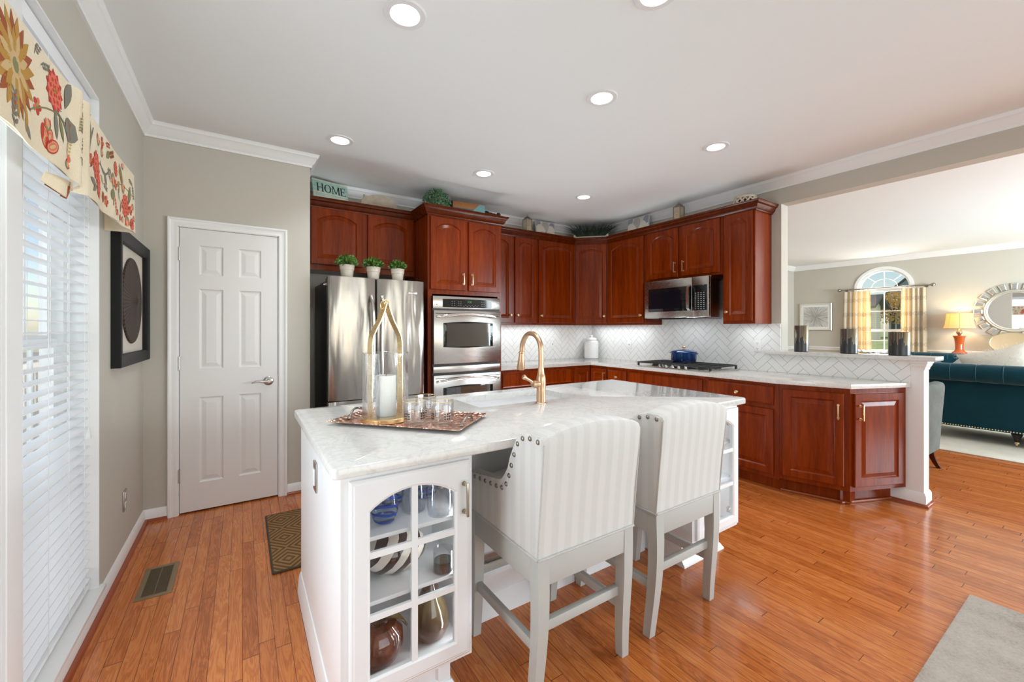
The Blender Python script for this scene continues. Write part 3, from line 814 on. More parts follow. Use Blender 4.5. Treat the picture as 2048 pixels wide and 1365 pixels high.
# countertop on the perimeter
ct = thing('countertop', 'L-shaped white quartz countertop along the back and right walls', 'countertop', (3.6, 3.72, 0.88))
mb = MB(); mb.prism([(x0, YF-0.012), (x0, 3.720), (3.597, 3.720), (3.597, 1.606), (3.732, 1.164), (XM-0.012, 0.956), (XM-0.012, YF-0.012)], 'xy', 0.880, 0.915, 0.004)
obj('slab', mb, M['quartz'], ct, True)
# backsplash
mb = MB(); mb.box(x0, XM-0.011, YF-0.010, YF, 0.915, UB+0.002); o = struct('wall_tile_back', mb, M['tile_x'], 0, 'white herringbone tile backsplash left of the corner')
mb = MB(); mb.box(XM-0.010, XM, 1.856, YF-0.0, 0.915, UB+0.003); mb.box(XM-0.010, XM, 2.24, 3.16, UB+0.003, 1.50); mb.box(XM-0.010, XM, 0.956, 1.856, 0.915, 1.082)
struct('wall_tile_right', mb, M['tile_y'], 0, 'white herringbone tile backsplash behind the cooktop')
# bar ledge on the half wall
bl = thing('bar_ledge', 'white quartz bar ledge capping the half wall', 'ledge', (4.3, 1.4, 1.082))
mb = MB(); mb.prism([(XM-0.045, 0.815), (XW+0.05, 0.815), (XW+0.05, 1.853), (XM, 1.853), (XM-0.012, 1.853), (XM-0.012, 1.985), (XM-0.045, 1.985)], 'xy', 1.084, 1.116, 0.003)
obj('slab', mb, M['quartz'], bl, True)
mb = MB(); mb.sweep([(0, 1.015), (0.005, 1.015), (0.007, 1.030), (0.016, 1.048), (0.018, 1.060), (0.024, 1.066), (0.024, 1.084), (0, 1.084)], [(XW, 1.854), (XW, 0.885), (XM, 0.885), (XM, 0.955)])
obj('trim_molding', mb, M['trim'], bl, True, 15)

# outlets
def outlet(name, label, c, facing, w=0.07, h=0.115, m=None, kind='outlet', group=None):
    """facing: '-y','-x','+x'"""
    t = thing(name, label, 'outlet', c, {'-y': 0, '-x': R90, '+x': pi/2}[facing], group)
    mb = MB(); mb.box(-w/2, w/2, -0.006, 0, -h/2, h/2, 0.002); obj('cover_plate', mb, m or M['outlet'], t)
    if kind == 'outlet':
        mb = MB()
        for z in (0.027, -0.027): mb.box(-0.016, 0.016, -0.008, -0.004, z-0.016, z+0.016, 0.002)
        o = obj('socket', mb, M['outlet'], t)
        mb = MB()
        for z in (0.027, -0.027):
            mb.box(-0.008, -0.005, -0.0085, -0.006, z-0.002, z+0.009); mb.box(0.005, 0.008, -0.0085, -0.006, z-0.002, z+0.009); mb.box(-0.003, 0.003, -0.0085, -0.006, z-0.011, z-0.006)
        obj('slot', mb, M['slot'], o)
    elif kind == 'gfci':
        mb = MB(); mb.box(-0.018, 0.018, -0.009, -0.004, -0.034, 0.034, 0.002); o = obj('socket', mb, M['outlet'], t)
        mb = MB(); mb.box(-0.006, 0.006, -0.010, -0.008, -0.002, 0.010); obj('slot', mb, M['slot'], o)
    else:
        mb = MB(); mb.box(-0.017, 0.017, -0.011, -0.004, -0.033, 0.033, 0.003); obj('rocker', mb, M['outlet'], t)
    return t
outlet('wall_outlet', 'white outlet in the herringbone tile left of the canister', (3.50, YF-0.0105, 1.115), '-y', kind='gfci')
outlet('wall_outlet', 'white outlet in the herringbone tile between canister and cooktop', (XM-0.0105, 3.66, 1.115), '-x', kind='gfci')
outlet('wall_outlet', 'white outlet in the herringbone tile right of the blue pot', (XM-0.0105, 2.06, 1.155), '-x')
outlet('wall_outlet', 'metal-plated outlet low on the greige wall under the framed disc', (XL+0.0005, 3.20, 0.338), '+x', m=M['nickel'])

# ================================================================== APPLIANCES
# refrigerator
fr = thing('refrigerator', 'stainless french-door refrigerator with black sides', 'refrigerator', (0.98, 3.98, 0.0))
fx0, fx1, fm, ff = 0.575, 1.387, 0.956, 3.58
mb = MB(); mb.box(fx0+0.006, fx1-0.006, ff+0.085, YF-0.03, 0.03, 1.725, 0.004); obj('body', mb, M['black'], fr, True)
def bowed_door(xa, xb, z0, z1):
    mb = MB(); n = 8; L = xb-xa; rings = []
    front = [(xa, ff+0.012), (xa+0.004, ff+0.004), (xa+0.012, ff)] + [(xa+0.012+(L-0.024)*k/n, ff-0.006*sin(pi*k/n)) for k in range(1, n)] + [(xb-0.012, ff), (xb-0.004, ff+0.004), (xb, ff+0.012)]
    poly = front + [(xb, ff+0.08), (xa, ff+0.08)]
    mb.prism(poly, 'xy', z0, z1, 0.003); return mb
for i, (a, b, hx) in enumerate(((fx0, fm-0.003, fm-0.040), (fm+0.003, fx1, fm+0.040))):
    d = obj('door', bowed_door(a, b, 0.735, 1.752), M['steel_v'], fr, True)
    sg = -1 if i == 0 else 1; mb = MB(); N = 16
    pts = [(hx + sg*0.006 - sg*0.012*sin(pi*k/N), ff-0.010-0.052*min(1, 3.2*sin(pi*k/N)), 0.80+0.80*k/N) for k in range(N+1)]
    mb.tube(pts, 0.014, 14); obj('handle', mb, M['steel_handle'], d, True)
    if i == 1:
        mb = MB(); mb.box(1.235, 1.315, ff-0.0085, ff-0.003, 1.635, 1.655, 0.001); obj('badge', mb, M['nickel'], d, True)
d = obj('freezer_drawer', bowed_door(fx0, fx1, 0.09, 0.728), M['steel_v'], fr, True)
mb = MB(); mb.tube([(fx0+0.1, ff-0.002, 0.67), (fx0+0.11, ff-0.055, 0.67), (fx1-0.11, ff-0.055, 0.67), (fx1-0.1, ff-0.002, 0.67)], 0.013, 14); obj('handle', mb, M['steel_handle'], d, True)
for x in (fx0+0.03, fx1-0.03):
    mb = MB(); mb.box(x-0.022, x+0.022, ff+0.03, ff+0.19, 1.727, 1.748, 0.006); obj('hinge_cover', mb, M['black'], fr, True)
mb = MB(); mb.cyl((fx0-0.012, ff+0.115, 1.69), 0.016, (1, 0, 0), 0.02, 16); mb.cyl((fx0-0.018, ff+0.115, 1.69), 0.007, (1, 0, 0), 0.02, 12); obj('hinge_cap', mb, M['chrome'], fr, True)

# seven-segment / keypad lettering helper
def label_text(body, size, loc, rot, mat, parent, name='lettering', align='CENTER', ext=0.0004, world=True):
    cu = bpy.data.curves.new(name, 'FONT'); cu.body = body; cu.size = size; cu.align_x = align; cu.align_y = 'CENTER'; cu.extrude = ext
    tmp = bpy.data.objects.new('tmp', cu); link(tmp)
    bpy.context.view_layer.update()
    dg = bpy.context.evaluated_depsgraph_get()
    me = bpy.data.meshes.new_from_object(tmp.evaluated_get(dg)); me.name = name
    bpy.data.objects.remove(tmp)
    me.transform(Matrix.Translation(Vector(loc)) @ Matrix.Rotation(rot[2], 4, 'Z') @ Matrix.Rotation(rot[0], 4, 'X'))
    if parent is not None and world:
        me.transform(parent.matrix_world.inverted() if parent.parent else Matrix.Rotation(-parent.rotation_euler.z, 4, 'Z') @ Matrix.Translation(-parent.location))
    me.materials.clear(); me.materials.append(mat)
    o = bpy.data.objects.new(name, me); link(o); o.parent = parent; return o

# double wall oven
ov = thing('double_wall_oven', 'stainless double wall oven with black control panel', 'oven', (1.88, 3.70, 0.36))
ox0, ox1, of = 1.507, 2.253, 3.672
M['marking'] = emit('display_marking', (0.55, 0.58, 0.60, 1), 0.5)
M['green_led'] = emit('green_display', (0.10, 0.45, 0.12, 1), 0.8)
mb = MB(); mb.box(ox0+0.02, ox1-0.02, 3.735, YF-0.06, 0.36, 1.63); mb.box(ox0, ox1, of+0.014, 3.735, 0.36, 1.64); obj('body', mb, M['black'], ov, True)
mb = MB(); rr = 0.012
mb.box(ox0, ox1, of, of+0.02, 1.518, 1.640, 0.006); cp = obj('control_panel', mb, M['steel'], ov, True)
mb = MB(); n = 10
mb.prism([(1.607, 1.533), (2.151, 1.533)] + [(2.151-0.544*k/n, 1.612+0.006*sin(pi*k/n)) for k in range(n+1)], 'xz', of-0.002, of+0.004); obj('display', mb, M['blackgloss'], cp, True)
def key_grid(parent, spots, size):
    """one small key legend per spot, sharing one mesh"""
    first = None
    for p in spots:
        if first is None:
            mb = MB(); mb.box(-size[0]/2, size[0]/2, -size[1]/2, size[1]/2, -size[2]/2, size[2]/2); first = o = obj('key', mb, M['marking'], parent, smooth=0)
        else:
            o = first.copy(); link(o); o.parent = parent
        bpy.context.view_layer.update()
        q = parent.matrix_world.inverted() @ Vector(p); o.location = q
key_grid(cp, [(gx+0.0055, of-0.0022, gz+0.002) for gx in (1.70, 1.725, 1.77, 1.795, 2.03, 2.055) for gz in (1.552, 1.570, 1.588)] + [(1.834+0.018*k, of-0.0022, 1.548+0.012*(k % 2)) for k in range(10)], (0.010, 0.0007, 0.0045))
label_text('4:38', 0.026, (1.895, of-0.0024, 1.590), (pi/2, 0, 0), M['green_led'], cp, 'clock_digits')
mb = MB(); mb.box(1.543, 1.551, of-0.0015, of, 1.552, 1.560); obj('badge', mb, M['black'], cp, True)
def oven_door(z0, z1):
    mb = MB(); mb.box(ox0+0.002, ox1-0.002, of-0.018, of+0.018, z0, z1, 0.005)
    d = obj('oven_door', mb, M['steel'], ov, True)
    mb = MB(); mb.box(ox0+0.02, ox1-0.02, of-0.0190, of-0.016, z1-0.034, z1-0.028); obj('vent_slot', mb, M['black'], d, True)
    H = 0.50; zt = z1-0.123; zb = zt-0.232; n = 14; xa, xb = ox0+0.099, ox1-0.099
    def win(i, y): return [(xa+i+(xb-xa-2*i)*k/n, y, zb-0.010*sin(pi*k/n)+i) for k in range(n+1)] + [(xb-i-(xb-xa-2*i)*k/n, y, zt+0.016*sin(pi*k/n)-i) for k in range(n+1)]
    mb = MB(); mb.loft([win(0, of-0.017), win(0, of-0.0205), win(0.004, of-0.0215)]); obj('window_border', mb, M['blackgloss'], d, True)
    mb = MB(); mb.box(xa+0.034, xb-0.034, of-0.0222, of-0.0212, zb+0.004, zt-0.002); obj('window', mb, M['ovenglass'], d, True)
    mb = MB(); N = 20; pts = [(ox0+0.034+(ox1-ox0-0.068)*k/N, of-0.020-0.038*min(1, 5*sin(pi*k/N)), z1-0.062+0.030*sin(pi*k/N)) for k in range(N+1)]
    mb.tube(pts, [0.011+0.003*sin(pi*k/N) for k in range(N+1)], 14); obj('handle', mb, M['steel_handle'], d, True)
oven_door(0.985, 1.502)
mb = MB(); mb.box(ox0+0.002, ox1-0.002, of-0.008, of+0.018, 0.900, 0.964, 0.004); obj('trim_strip', mb, M['steel'], ov, True)
oven_door(0.375, 0.880)

# microwave over the range
mw = thing('microwave', 'stainless over-the-range microwave with black glass window', 'microwave', (4.05, 2.70, 1.44))
ya, yb, xf, z0, z1 = 2.345, 3.125, 3.865, 1.440, 1.858      # ya is the right end
mb = MB(); mb.box(xf+0.030, XM-0.013, ya, yb, z0, z1, 0.003); obj('body', mb, M['steel_handle'], mw, True)
mb = MB(); mb.box(xf, xf+0.032, 2.530, yb, z0+0.004, z1-0.002, 0.006); dr = obj('door', mb, M['steel'], mw, True)
mb = MB(); mb.box(xf, xf+0.032, ya, 2.527, z0+0.004, z1-0.002, 0.006); pn = obj('control_panel', mb, M['steel'], mw, True)
mb = MB(); mb.box(xf-0.0025, xf+0.004, 2.535, 3.070, z0+0.072, z0+0.330, 0.002); obj('window', mb, M['blackgloss'], dr, True)
mb = MB(); mb.box(xf-0.0032, xf-0.002, 2.66, 3.03, z0+0.105, z0+0.285); obj('window_mesh', mb, plain('microwave_screen', (0.004, 0.006, 0.012, 1), 0.12), dr, True)
mb = MB(); N = 10
mb.tube([(xf-0.004-0.036*min(1, 3*sin(pi*k/N)), 2.552, z0+0.072+0.262*k/N) for k in range(N+1)], 0.012, 10, flat=(0.028, 0.012), up=(1, 0, 0)); obj('handle', mb, M['steel_handle'], dr, True)
mb = MB(); mb.box(xf-0.0025, xf+0.004, 2.365, 2.524, z0+0.072, z0+0.330, 0.002); obj('keypad', mb, M['blackgloss'], pn, True)
key_grid(pn, [(xf-0.0028, 2.397+0.030*a, z0+0.088+0.020*b) for a in range(4) for b in range(9)], (0.0008, 0.014, 0.006))
mb = MB(); mb.lathe([(0.018, 0), (0.018, 0.002), (0.001, 0.003)], seg=24); mb.bm.transform(Matrix.Translation((xf, 2.80, z1-0.045)) @ Matrix.Rotation(-pi/2, 4, 'Y')); obj('badge', mb, M['nickel'], dr, True)
mb = MB(); mb.box(xf+0.04, XM-0.06, ya+0.05, yb-0.05, z0-0.006, z0+0.002); mb.box(xf+0.02, xf+0.16, 2.62, 2.95, z0-0.012, z0); obj('vent_grille', mb, M['black'], mw, True)

# gas cooktop
ck = thing('gas_cooktop', 'stainless gas cooktop with black cast iron grates', 'cooktop', (3.89, 2.63, 0.915))
cx0, cx1, cy0, cy1 = 3.640, 4.140, 2.195, 3.065
mb = MB(); mb.box(cx0, cx1, cy0, cy1, 0.915, 0.926, 0.003); obj('base_plate', mb, M['steel_handle'], ck, True)
BUR = [(3.78, 2.36, 0.040), (4.02, 2.36, 0.035), (3.90, 2.63, 0.052), (3.78, 2.90, 0.035), (4.02, 2.90, 0.040)]
for x, y, r in BUR:
    mb = MB(); mb.lathe([(r+0.012, 0), (r+0.008, 0.008), (r, 0.010), (r, 0.020), (r*0.8, 0.024), (0.001, 0.024)], (x, y, 0.926), 24); obj('burner', mb, M['iron'], ck, True)
for a, b in ((2.205, 2.490), (2.494, 2.766), (2.770, 3.055)):
    mb = MB(); zt = 0.966; th = 0.010
    for x in (3.665, 4.120): mb.box(x-0.006, x+0.006, a, b, zt-0.014, zt, 0.002)
    for y in (a+0.006, b-0.006): mb.box(3.665, 4.120, y-0.006, y+0.006, zt-0.014, zt, 0.002)
    for k in range(1, 6): x = 3.665+0.455*k/6; mb.box(x-0.005, x+0.005, a, b, zt-0.012, zt, 0.002)
    mb.box(3.665, 4.120, (a+b)/2-0.005, (a+b)/2+0.005, zt-0.012, zt, 0.002)
    for x in (3.668, 4.117):
        for y in (a+0.008, b-0.008): mb.box(x-0.008, x+0.008, y-0.008, y+0.008, 0.926, zt-0.010)
    obj('grate', mb, M['iron'], ck, True)
for k in range(5):
    mb = MB(); mb.lathe([(0.021, 0), (0.021, 0.006), (0.016, 0.010), (0.015, 0.026), (0.012, 0.030), (0.001, 0.030)], (3.672, 2.47+0.075*k, 0.926), 20); mb.box(3.672-0.015, 3.672+0.015, 2.467+0.075*k, 2.473+0.075*k, 0.950, 0.960)
    obj('knob', mb, M['steel_handle'], ck, True)

# blue dutch oven
g = G('blue_enamel'); _, _, zz = g.xyz(); g.p(col=g.ramp(zz, [(0.0, S(6, 26, 66)), (0.09, S(14, 62, 124))]), rough=0.10, coat=0.6, coatr=0.03); M['blue'] = g.mat
po = thing('dutch_oven', 'round blue enamel pot with lid on the cooktop', 'pot', (3.955, 2.685, 0.9665))
mb = MB(); mb.lathe([(0.105, 0), (0.118, 0.004), (0.128, 0.03), (0.131, 0.105), (0.133, 0.108), (0.126, 0.108), (0.122, 0.03), (0.10, 0.01)], seg=40)
for s_ in (-1, 1):
    mb.tube([(0.035*q, s_*(0.128+0.034*(1-abs(q)**2.5)), 0.098) for q in (-1.3, -1, -0.6, 0, 0.6, 1, 1.3)], 0.007, 10)
obj('body', mb, M['blue'], po)
mb = MB(); mb.lathe([(0.134, 0.108), (0.135, 0.114), (0.126, 0.120), (0.09, 0.130), (0.05, 0.137), (0.001, 0.140)], seg=40); lid = obj('lid', mb, M['blue'], po)
mb = MB(); mb.lathe([(0.016, 0.138), (0.008, 0.143), (0.007, 0.150), (0.022, 0.158), (0.024, 0.164), (0.019, 0.169), (0.001, 0.170)], seg=24); obj('knob', mb, M['gold'], lid)

# white canister
cn = thing('canister', 'white ribbed ceramic canister with knobbed lid in the counter corner', 'canister', (4.075, 4.205, 0.915))
mb = MB(); mb.lathe([(0.088, 0), (0.096, 0.006)] + [(0.097+0.0012*(k % 2), 0.02+0.0105*k) for k in range(20)] + [(0.090, 0.236), (0.070, 0.246), (0.066, 0.252)], seg=40); obj('jar', mb, M['white'], cn)
mb = MB(); mb.lathe([(0.066, 0.252), (0.076, 0.256), (0.077, 0.266), (0.066, 0.280), (0.03, 0.290), (0.018, 0.293), (0.014, 0.300), (0.020, 0.310), (0.017, 0.320), (0.001, 0.322)], seg=32); obj('lid', mb, M['white'], cn)

# ================================================================== ISLAND
IX0, IX1, IY0, IY1 = 0.2164, 2.5007, 1.279, 2.344
CX0, CX1, KN = 0.245, 2.448, 1.640
isl = thing('kitchen_island', 'white island base with panelled knee wall between the glass cabinets', 'island', (1.35, 1.95, 0))
mb = MB()
T_ = 0.02      # hollow carcass so that the sink bowl has room
mb.box(CX0, CX1, KN, KN+T_, 0.0, 0.88); mb.box(CX0, CX1, IY1-0.06, IY1-0.04, 0.10, 0.88); mb.box(CX0, CX0+T_, KN+T_, IY1-0.06, 0.0, 0.88); mb.box(CX1-T_, CX1, KN+T_, IY1-0.06, 0.0, 0.88); mb.box(CX0+T_, CX1-T_, KN+T_, IY1-0.06, 0.08, 0.10); mb.box(CX0+T_, CX1-T_, IY1-0.13, IY1-0.11, 0, 0.10)
obj('body', mb, M['cab'], isl, True)
for k in range(3):
    a = 0.72+0.435*k; mb = MB()
    P = lambda i, y: [(a+i, y, 0.19+i), (a+0.39-i, y, 0.19+i), (a+0.39-i, y, 0.80-i), (a+i, y, 0.80-i)]
    mb.loft([P(0, KN), P(0.002, KN-0.012), P(0.012, KN-0.014), P(0.022, KN-0.006), P(0.028, KN-0.001)], cap=False); obj('panel_molding', mb, M['cab'], isl, True)
mb = MB(); mb.sweep([(0, 0), (0.018, 0), (0.018, 0.012), (0.010, 0.085), (0.004, 0.105), (0, 0.108)], [(2.01, KN), (0.69, KN)]); obj('base_molding', mb, M['cab'], isl, True)
mb = MB(); mb.sweep([(0, 0), (0.016, 0), (0.016, 0.012), (0.010, 0.085), (0.004, 0.105), (0, 0.108)], [(CX0, 1.312), (CX0, IY1-0.041)])
obj('base_molding', mb, M['cab'], isl, True)
for xa in (0.30, 0.85, 1.40, 1.95):
    mb = raised_door(0.47, 0.70, 0); o = obj('door', mb, M['cab'], isl); o.rotation_euler = (0, 0, pi); o.location = (xa+0.47-1.35, IY1-0.040-1.95, 0.14)
outlet('light_switch', 'metal-plated switch on the left end of the island', (CX0-0.0005, 1.80, 0.735), '-x', m=M['nickel'], kind='rocker')

def glass_cabinet(xa, xb, hinge_right, label):
    t = thing('glass_front_cabinet', label, 'cabinet', ((xa+xb)/2, 1.47, 0.0))
    W_ = 0.018; yf, ybk = 1.310, KN-0.001
    mb = MB()
    mb.box(xa, xa+W_, yf, ybk, 0.0 if not hinge_right else 0.165, 0.879); mb.box(xb-W_, xb, yf, ybk, 0.165, 0.879)
    mb.box(xa+W_, xb-W_, yf, ybk, 0.165, 0.190); mb.box(xa+W_, xb-W_, yf, ybk, 0.862, 0.879); mb.box(xa+W_, xb-W_, ybk-0.006, ybk, 0.190, 0.862)
    mb.box(xa+W_, xa+0.045, yf, yf+0.018, 0.190, 0.862); mb.box(xb-0.045, xb-W_, yf, yf+0.018, 0.190, 0.862)
    obj('body', mb, M['cab'], t, True)
    for z in (0.445, 0.650):
        mb = MB(); mb.box(xa+W_, xb-W_, yf+0.020, ybk-0.006, z, z+0.014, 0.002); obj('shelf', mb, M['cab'], t, True)
    mb = MB(); mb.box(xa+(W_ if not hinge_right else 0.03), xb-0.045, 1.395, ybk, 0.0, 0.164)
    P = lambda i, y: [(xa+0.06+i, y, 0.045+i*0.6), (xb-0.085-i, y, 0.045+i*0.6), (xb-0.085-i, y, 0.145-i*0.6), (xa+0.06+i, y, 0.145-i*0.6)]
    mb.loft([P(0, 1.396), P(0.002, 1.389), P(0.010, 1.388), P(0.018, 1.396)], cap=False)
    obj('toe_base', mb, M['cab'], t, True)
    mb = MB(); mb.sweep([(0, 0), (0.020, 0), (0.020, 0.008), (0.008, 0.026), (0.004, 0.034), (0, 0.034)], [(xb-0.045, ybk), (xb-0.045, 1.395), (xa+(0.0 if not hinge_right else 0.03), 1.395)]); obj('base_molding', mb, M['cab'], t, True)
    # door
    dx0, dx1, dz0, dz1, th, fr_ = xa+0.022, xb-0.014, 0.185, 0.862, 0.020, 0.060
    w, h = dx1-dx0, dz1-dz0
    mb = MB(); Q = lambda pts, y: [(a, y, b) for a, b in pts]; op = lambda i: arch_ring(fr_, w-fr_, fr_, h-fr_*0.88, 0.050, i, 16)
    rc = lambda i: rect_ring(0, w, 0, h, i, 16)
    R_ = mb.loft([Q(op(0), 0), Q(rc(0), 0), Q(rc(0), -th+0.006), Q(rc(0.006), -th+0.002), Q(rc(0.010), -th+0.002), Q(rc(0.014), -th), Q(op(-0.008), -th), Q(op(-0.003), -th+0.004), Q(op(0), -th+0.005), Q(op(0), 0)], cap=False)
    mb.box(w/2-0.010, w/2+0.010, -th+0.003, -0.004, fr_-0.005, h-fr_*0.88+0.004)
    for z in (dz1-dz0)*0.361, (dz1-dz0)*0.648: mb.box(fr_-0.004, w-fr_+0.004, -th+0.0036, -0.0046, z-0.010, z+0.010)
    d = obj('door', mb, M['cab'], t, loc=(dx0-(xa+xb)/2, yf-1.47, dz0), smooth=12)
    bpy.context.view_layer.update()
    mb = MB(); mb.prism(arch_ring(fr_-0.006, w-fr_+0.006, fr_-0.006, h-fr_*0.88+0.006, 0.050, 0), 'xz', -0.0055, -0.0035); obj('glass_pane', mb, M['thin'], d)
    hx = 0.027 if hinge_right else w-0.027
    hw('pull', d, (hx, -th, h-0.125), M['champagne'])
    for z in (0.08, h-0.09):
        mb = MB(); xx = w-fr_+0.012 if hinge_right else fr_-0.020; mb.box(xx-0.012, xx+0.012, 0.0, 0.022, z-0.016, z+0.016, 0.002); obj('hinge', mb, M['nickel'], d)
    return t
glass_cabinet(CX0, 0.685, False, 'white glass-door cabinet at the left end of the island, filled with glassware')
glass_cabinet(2.005, CX1, True, 'white glass-door cabinet at the right end of the island behind the second stool')

# island worktop with its sink cut-out
SX0, SX1, SY0, SY1 = 1.025, 1.700, 1.870, 2.220
it = thing('island_countertop', 'white veined quartz island top with sink cut-out', 'countertop', (1.35, 1.81, 0.88))
mb = MB()
def ring_xy(x0, x1, y0, y1, z, r=0.0, n=4):
    if r <= 0: return [(x0, y0, z), (x1, y0, z), (x1, y1, z), (x0, y1, z)]
    out = []
    for cx, cy, a0 in ((x0+r, y0+r, pi), (x1-r, y0+r, 1.5*pi), (x1-r, y1-r, 0), (x0+r, y1-r, 0.5*pi)):
        for k in range(n+1): a = a0+0.5*pi*k/n; out.append((cx+r*cos(a), cy+r*sin(a), z))
    return out
o_ = lambda i, z: ring_xy(IX0+i, IX1-i, IY0+i, IY1-i, z, 0.02-i*0.5)
i_ = lambda z: ring_xy(SX0, SX1, SY0, SY1, z, 0.012)
mb.loft([i_(0.880), o_(0.003, 0.880), o_(0.0, 0.884), o_(0.0, 0.907), o_(0.002, 0.912), o_(0.007, 0.915), i_(0.915), i_(0.880)], cap=False)
obj('slab', mb, M['quartz'], it, True)
sk = thing('sink_basin', 'white undermount sink basin behind the faucet', 'sink', ((SX0+SX1)/2, (SY0+SY1)/2, 0.66))
mb = MB(); q = lambda i, z: ring_xy(SX0-0.006+i, SX1+0.006-i, SY0-0.006+i, SY1+0.006-i, z, 0.03)
mb.loft([q(-0.02, 0.868), q(-0.02, 0.8795), q(0, 0.8795), q(0.004, 0.70), q(0.02, 0.676), q(0.05, 0.672)], cap=False)
mb.face([mb.v(*p) for p in q(0.05, 0.672)][::-1])
mb.loft([q(-0.02, 0.868), q(-0.008, 0.868), q(-0.008, 0.664), q(0.05, 0.660)], cap=False)
mb.face([mb.v(*p) for p in q(0.05, 0.660)])
bmesh.ops.remove_doubles(mb.bm, verts=mb.bm.verts, dist=1e-5)
obj('bowl', mb, M['sink'], sk, True)
mb = MB(); mb.lathe([(0.044, 0.0), (0.044, 0.003), (0.030, 0.001), (0.001, 0.001)], ((SX0+SX1)/2, (SY0+SY1)/2, 0.672), 24); obj('drain', mb, M['chrome'], sk, True)

# faucet
fa = thing('kitchen_faucet', 'rose-bronze gooseneck faucet with pull-down head on the island', 'faucet', (1.368, 1.800, 0.915))
mb = MB(); mb.lathe([(0.030, 0), (0.030, 0.004), (0.026, 0.008), (0.0265, 0.030), (0.024, 0.066), (0.0245, 0.068), (0.0245, 0.071), (0.024, 0.074), (0.0265, 0.105), (0.0265, 0.130), (0.022, 0.156), (0.0195, 0.160), (0.0195, 0.164), (0.018, 0.168), (0.0155, 0.20)], seg=32); obj('body', mb, M['faucet'], fa)
mb = MB(); N = 22; R_ = 0.092
pts = [(0, 0, 0.19), (0, 0, 0.24), (0, 0, 0.285)] + [(0, R_-R_*cos(pi*1.02*k/N), 0.285+R_*1.05*sin(pi*1.02*k/N)) for k in range(1, N+1)]
pts += [(0, pts[-1][1]+0.003, pts[-1][2]-0.012)]
mb.tube(pts, 0.0145, 18); obj('spout', mb, M['faucet'], fa)
mb = MB(); e = pts[-1]; mb.tube([(0, e[1], e[2]+0.006), (0, e[1], e[2]-0.001), (0, e[1]+0.0005, e[2]-0.003), (0, e[1]+0.001, e[2]-0.012), (0, e[1]+0.004, e[2]-0.045), (0, e[1]+0.009, e[2]-0.092), (0, e[1]+0.010, e[2]-0.098)], [0.0185, 0.0185, 0.0155, 0.0165, 0.020, 0.0245, 0.021], 22); obj('spray_head', mb, M['faucet'], fa)
mb = MB(); mb.tube([(-0.018, 0, 0.108), (-0.045, 0, 0.108), (-0.058, 0, 0.110)], [0.020, 0.021, 0.017], 20); mb.tube([(-0.050, 0, 0.112), (-0.072, 0.0, 0.128), (-0.098, 0, 0.142), (-0.116, 0, 0.152), (-0.120, 0, 0.154)], [0.010, 0.008, 0.009, 0.014, 0.009], 16); obj('lever', mb, M['faucet'], fa)

